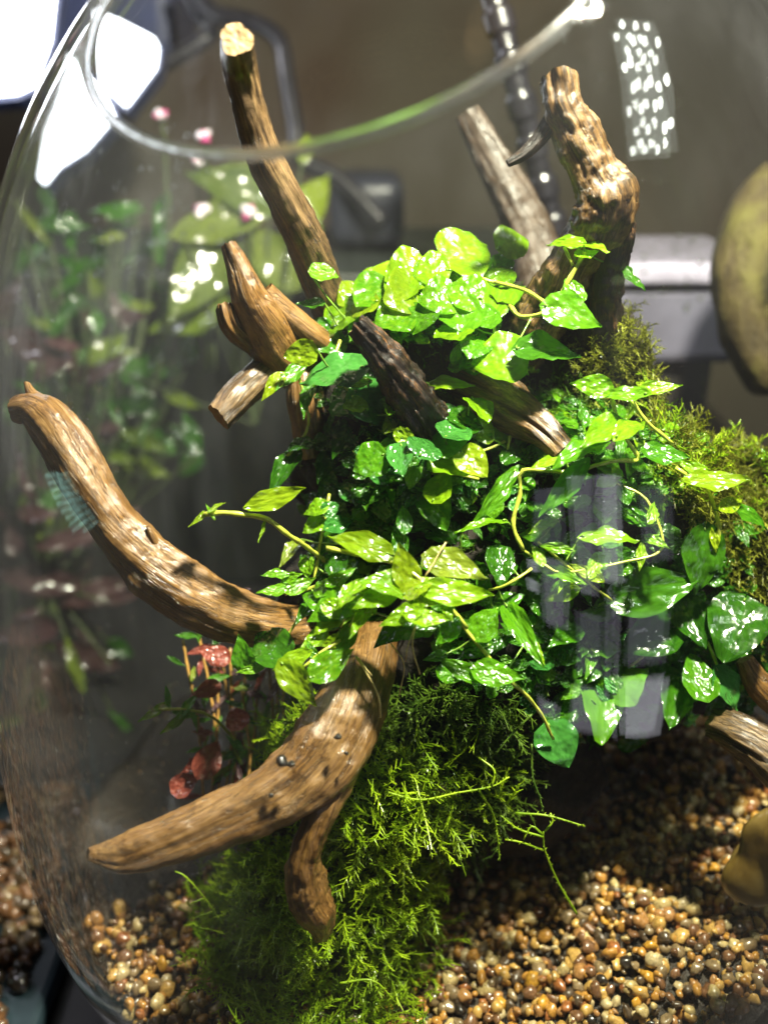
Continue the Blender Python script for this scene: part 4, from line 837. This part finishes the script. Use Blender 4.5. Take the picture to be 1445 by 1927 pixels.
# ------------------------------------------------------------------ what the front glass mirrors: LED panel, window, striped teal light
def jar_mirror(px, py, dist):
    def G(p): return math.hypot(p[0]-JX, p[1]-JY)-jr(p[2])
    d = P(px, py, 1.0); p = next(d*t for t in np.arange(12, 40, .02) if G(d*t) < 0); e = 1e-3
    n = np.array([G(p+e*v)-G(p-e*v) for v in np.eye(3)]); n /= np.linalg.norm(n); d = d/np.linalg.norm(d)
    return p+(d-2*(d@n)*n)*dist
def quad(A, u, v): return (A[0]*(1-u)+A[1]*u)*(1-v)+(A[3]*(1-u)+A[2]*u)*v
def slab(C4, nrm, t0, t1):
    V = [c+nrm*t0 for c in C4]+[c+nrm*t1 for c in C4]; return V, [[0, 1, 2, 3], [7, 6, 5, 4], [0, 4, 5, 1], [1, 5, 6, 2], [2, 6, 7, 3], [3, 7, 4, 0]]
def emis(name, col, st):
    m, t, b, o = nt(name); b.inputs['Base Color'].default_value = (.8, .8, .8, 1); b.inputs['Emission Color'].default_value = (*col, 1); b.inputs['Emission Strength'].default_value = st; return m
A = [jar_mirror(*q, 40) for q in ((1140, 55), (1222, 60), (1272, 295), (1172, 305))]
nA = np.cross(A[1]-A[0], A[3]-A[0]); nA /= np.linalg.norm(nA); nA *= np.sign(nA@(np.mean(A, 0)-np.array([5, 20, 0])))
led = empty('led_panel_lamp', np.mean(A, 0), 'LED panel lamp mirrored as a patch of white dots in the glass, upper right', 'lamp')
V, f = slab(A, nA, .3, 2.0); wobj('housing', V, f, emis('softly_lit_diffuser', (.75, .85, .75), 2.2), led, smooth=False)
DI = emis('led_diode', (.95, 1, .9), 85)
for i in range(3):
    for j in range(7):
        u = (i+.5+(.25 if j % 2 else -.2))/3.1+.03; v = (j+.5)/7; c = quad(A, u, v); a = (A[3]-A[0])*.038; b = (A[1]-A[0])*.085
        sp = [c-a, c-a*.6, c, c+a*.6, c+a]; V, f, _ = tube_geo(sp, np.array([.25, .8, 1, .8, .25])*np.linalg.norm(b)*random.uniform(.38, .62), 8); wobj('diode', V, f, DI, led)
B = [jar_mirror(*q, 110) for q in ((1000, 900), (1180, 890), (1290, 1400), (1130, 1430))]
B[0] = np.array([33, -92, 3.]); B[1] = np.array([82, -50, 3.]); B[2] = np.array([82, -50, -62.]); B[3] = np.array([33, -92, -62.])
nB = np.cross(B[1]-B[0], B[3]-B[0]); nB /= np.linalg.norm(nB); nB *= np.sign(nB@(np.mean(B, 0)-np.array([5, 20, -10])))
win = empty('window', np.mean(B, 0), 'pale lilac paned window mirrored in the glass right of the centre', 'window')
PANE = emis('daylit_pane', (.85, .82, 1.0), 1.7); FRM = plain('dark_window_frame', (.05, .05, .06), .5, nscale=5)
PANE2 = emis('dim_daylit_pane', (.75, .75, .95), .9); PANE3 = emis('bright_daylit_pane', (.9, .9, 1.0), 3.6)
for (u0, u1, v0, v1, q) in [(.05, .30, .02, .26, 1), (.34, .50, .00, .44, 2), (.54, .70, .02, .40, 0), (.02, .12, .30, .36, 0), (.02, .12, .38, .44, 0), (.15, .30, .30, .56, 2), (.76, .96, .10, .36, 1),
        (.34, .58, .50, .74, 1), (.62, .68, .44, .98, 2), (.72, .94, .52, .72, 1), (.34, .58, .78, .97, 2), (.72, .97, .76, .98, 0), (.08, .28, .84, .92, 2)]:
    C4 = [quad(B, u, v) for u, v in ((u0, v0), (u1, v0+.02), (u1-.01, v1), (u0+.01, v1-.01))]
    V, f = slab(C4, nB, 0, .5); wobj('pane', V, f, (PANE3, PANE2, PANE)[q], win, smooth=False)
V, f = slab([quad(B, u, v) for u, v in ((-.04, -.04), (1.04, -.04), (1.04, 1.04), (-.04, 1.04))], nB, .6, 4); wobj('frame', V, f, FRM, win, smooth=False)
T4 = [jar_mirror(*q, 50) for q in ((105, 885), (128, 882), (190, 985), (160, 1005))]
nT = np.cross(T4[1]-T4[0], T4[3]-T4[0]); nT /= np.linalg.norm(nT); nT *= np.sign(nT@(np.mean(T4, 0)-np.array([-6, 20, -8])))
tl_ = empty('striped_light', np.mean(T4, 0), 'small teal striped light mirrored over the long left branch', 'lamp')
TE = emis('teal_light', (.25, .85, .75), 2.2)
for j in range(9):
    C4 = [quad(T4, u, (j+v)/9) for u, v in ((0, .1), (1, .1), (1, .65), (0, .65))]; V, f = slab(C4, nT, 0, .4); wobj('light_strip', V, f, TE, tl_, smooth=False)
V, f = slab(T4, nT, .5, 1.5); wobj('housing', V, f, FRM, tl_, smooth=False)
# added golden shape for the reflection of the glass foot, lower right
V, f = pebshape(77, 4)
RS, t_, b_, o_ = nt('golden_foot_reflection'); n_ = noise_n(t_, coords(t_), 60, 5); r_ = ramp(t_, n_, [(.38, (.06, .035, .008)), (.5, (.16, .10, .02)), (.65, (.26, .18, .05))]); t_.links.new(r_.outputs[0], b_.inputs['Base Color']); b_.inputs['Roughness'].default_value = .35; b_.inputs['Coat Weight'].default_value = .5
tag(wobj('foot_reflection', V*np.array([1.1, 1.0, 2.2])*.9+P(1450, 1610, 25), f, RS), 'smooth golden shape added for a reflection in the glass at the lower right edge', 'reflection shape')
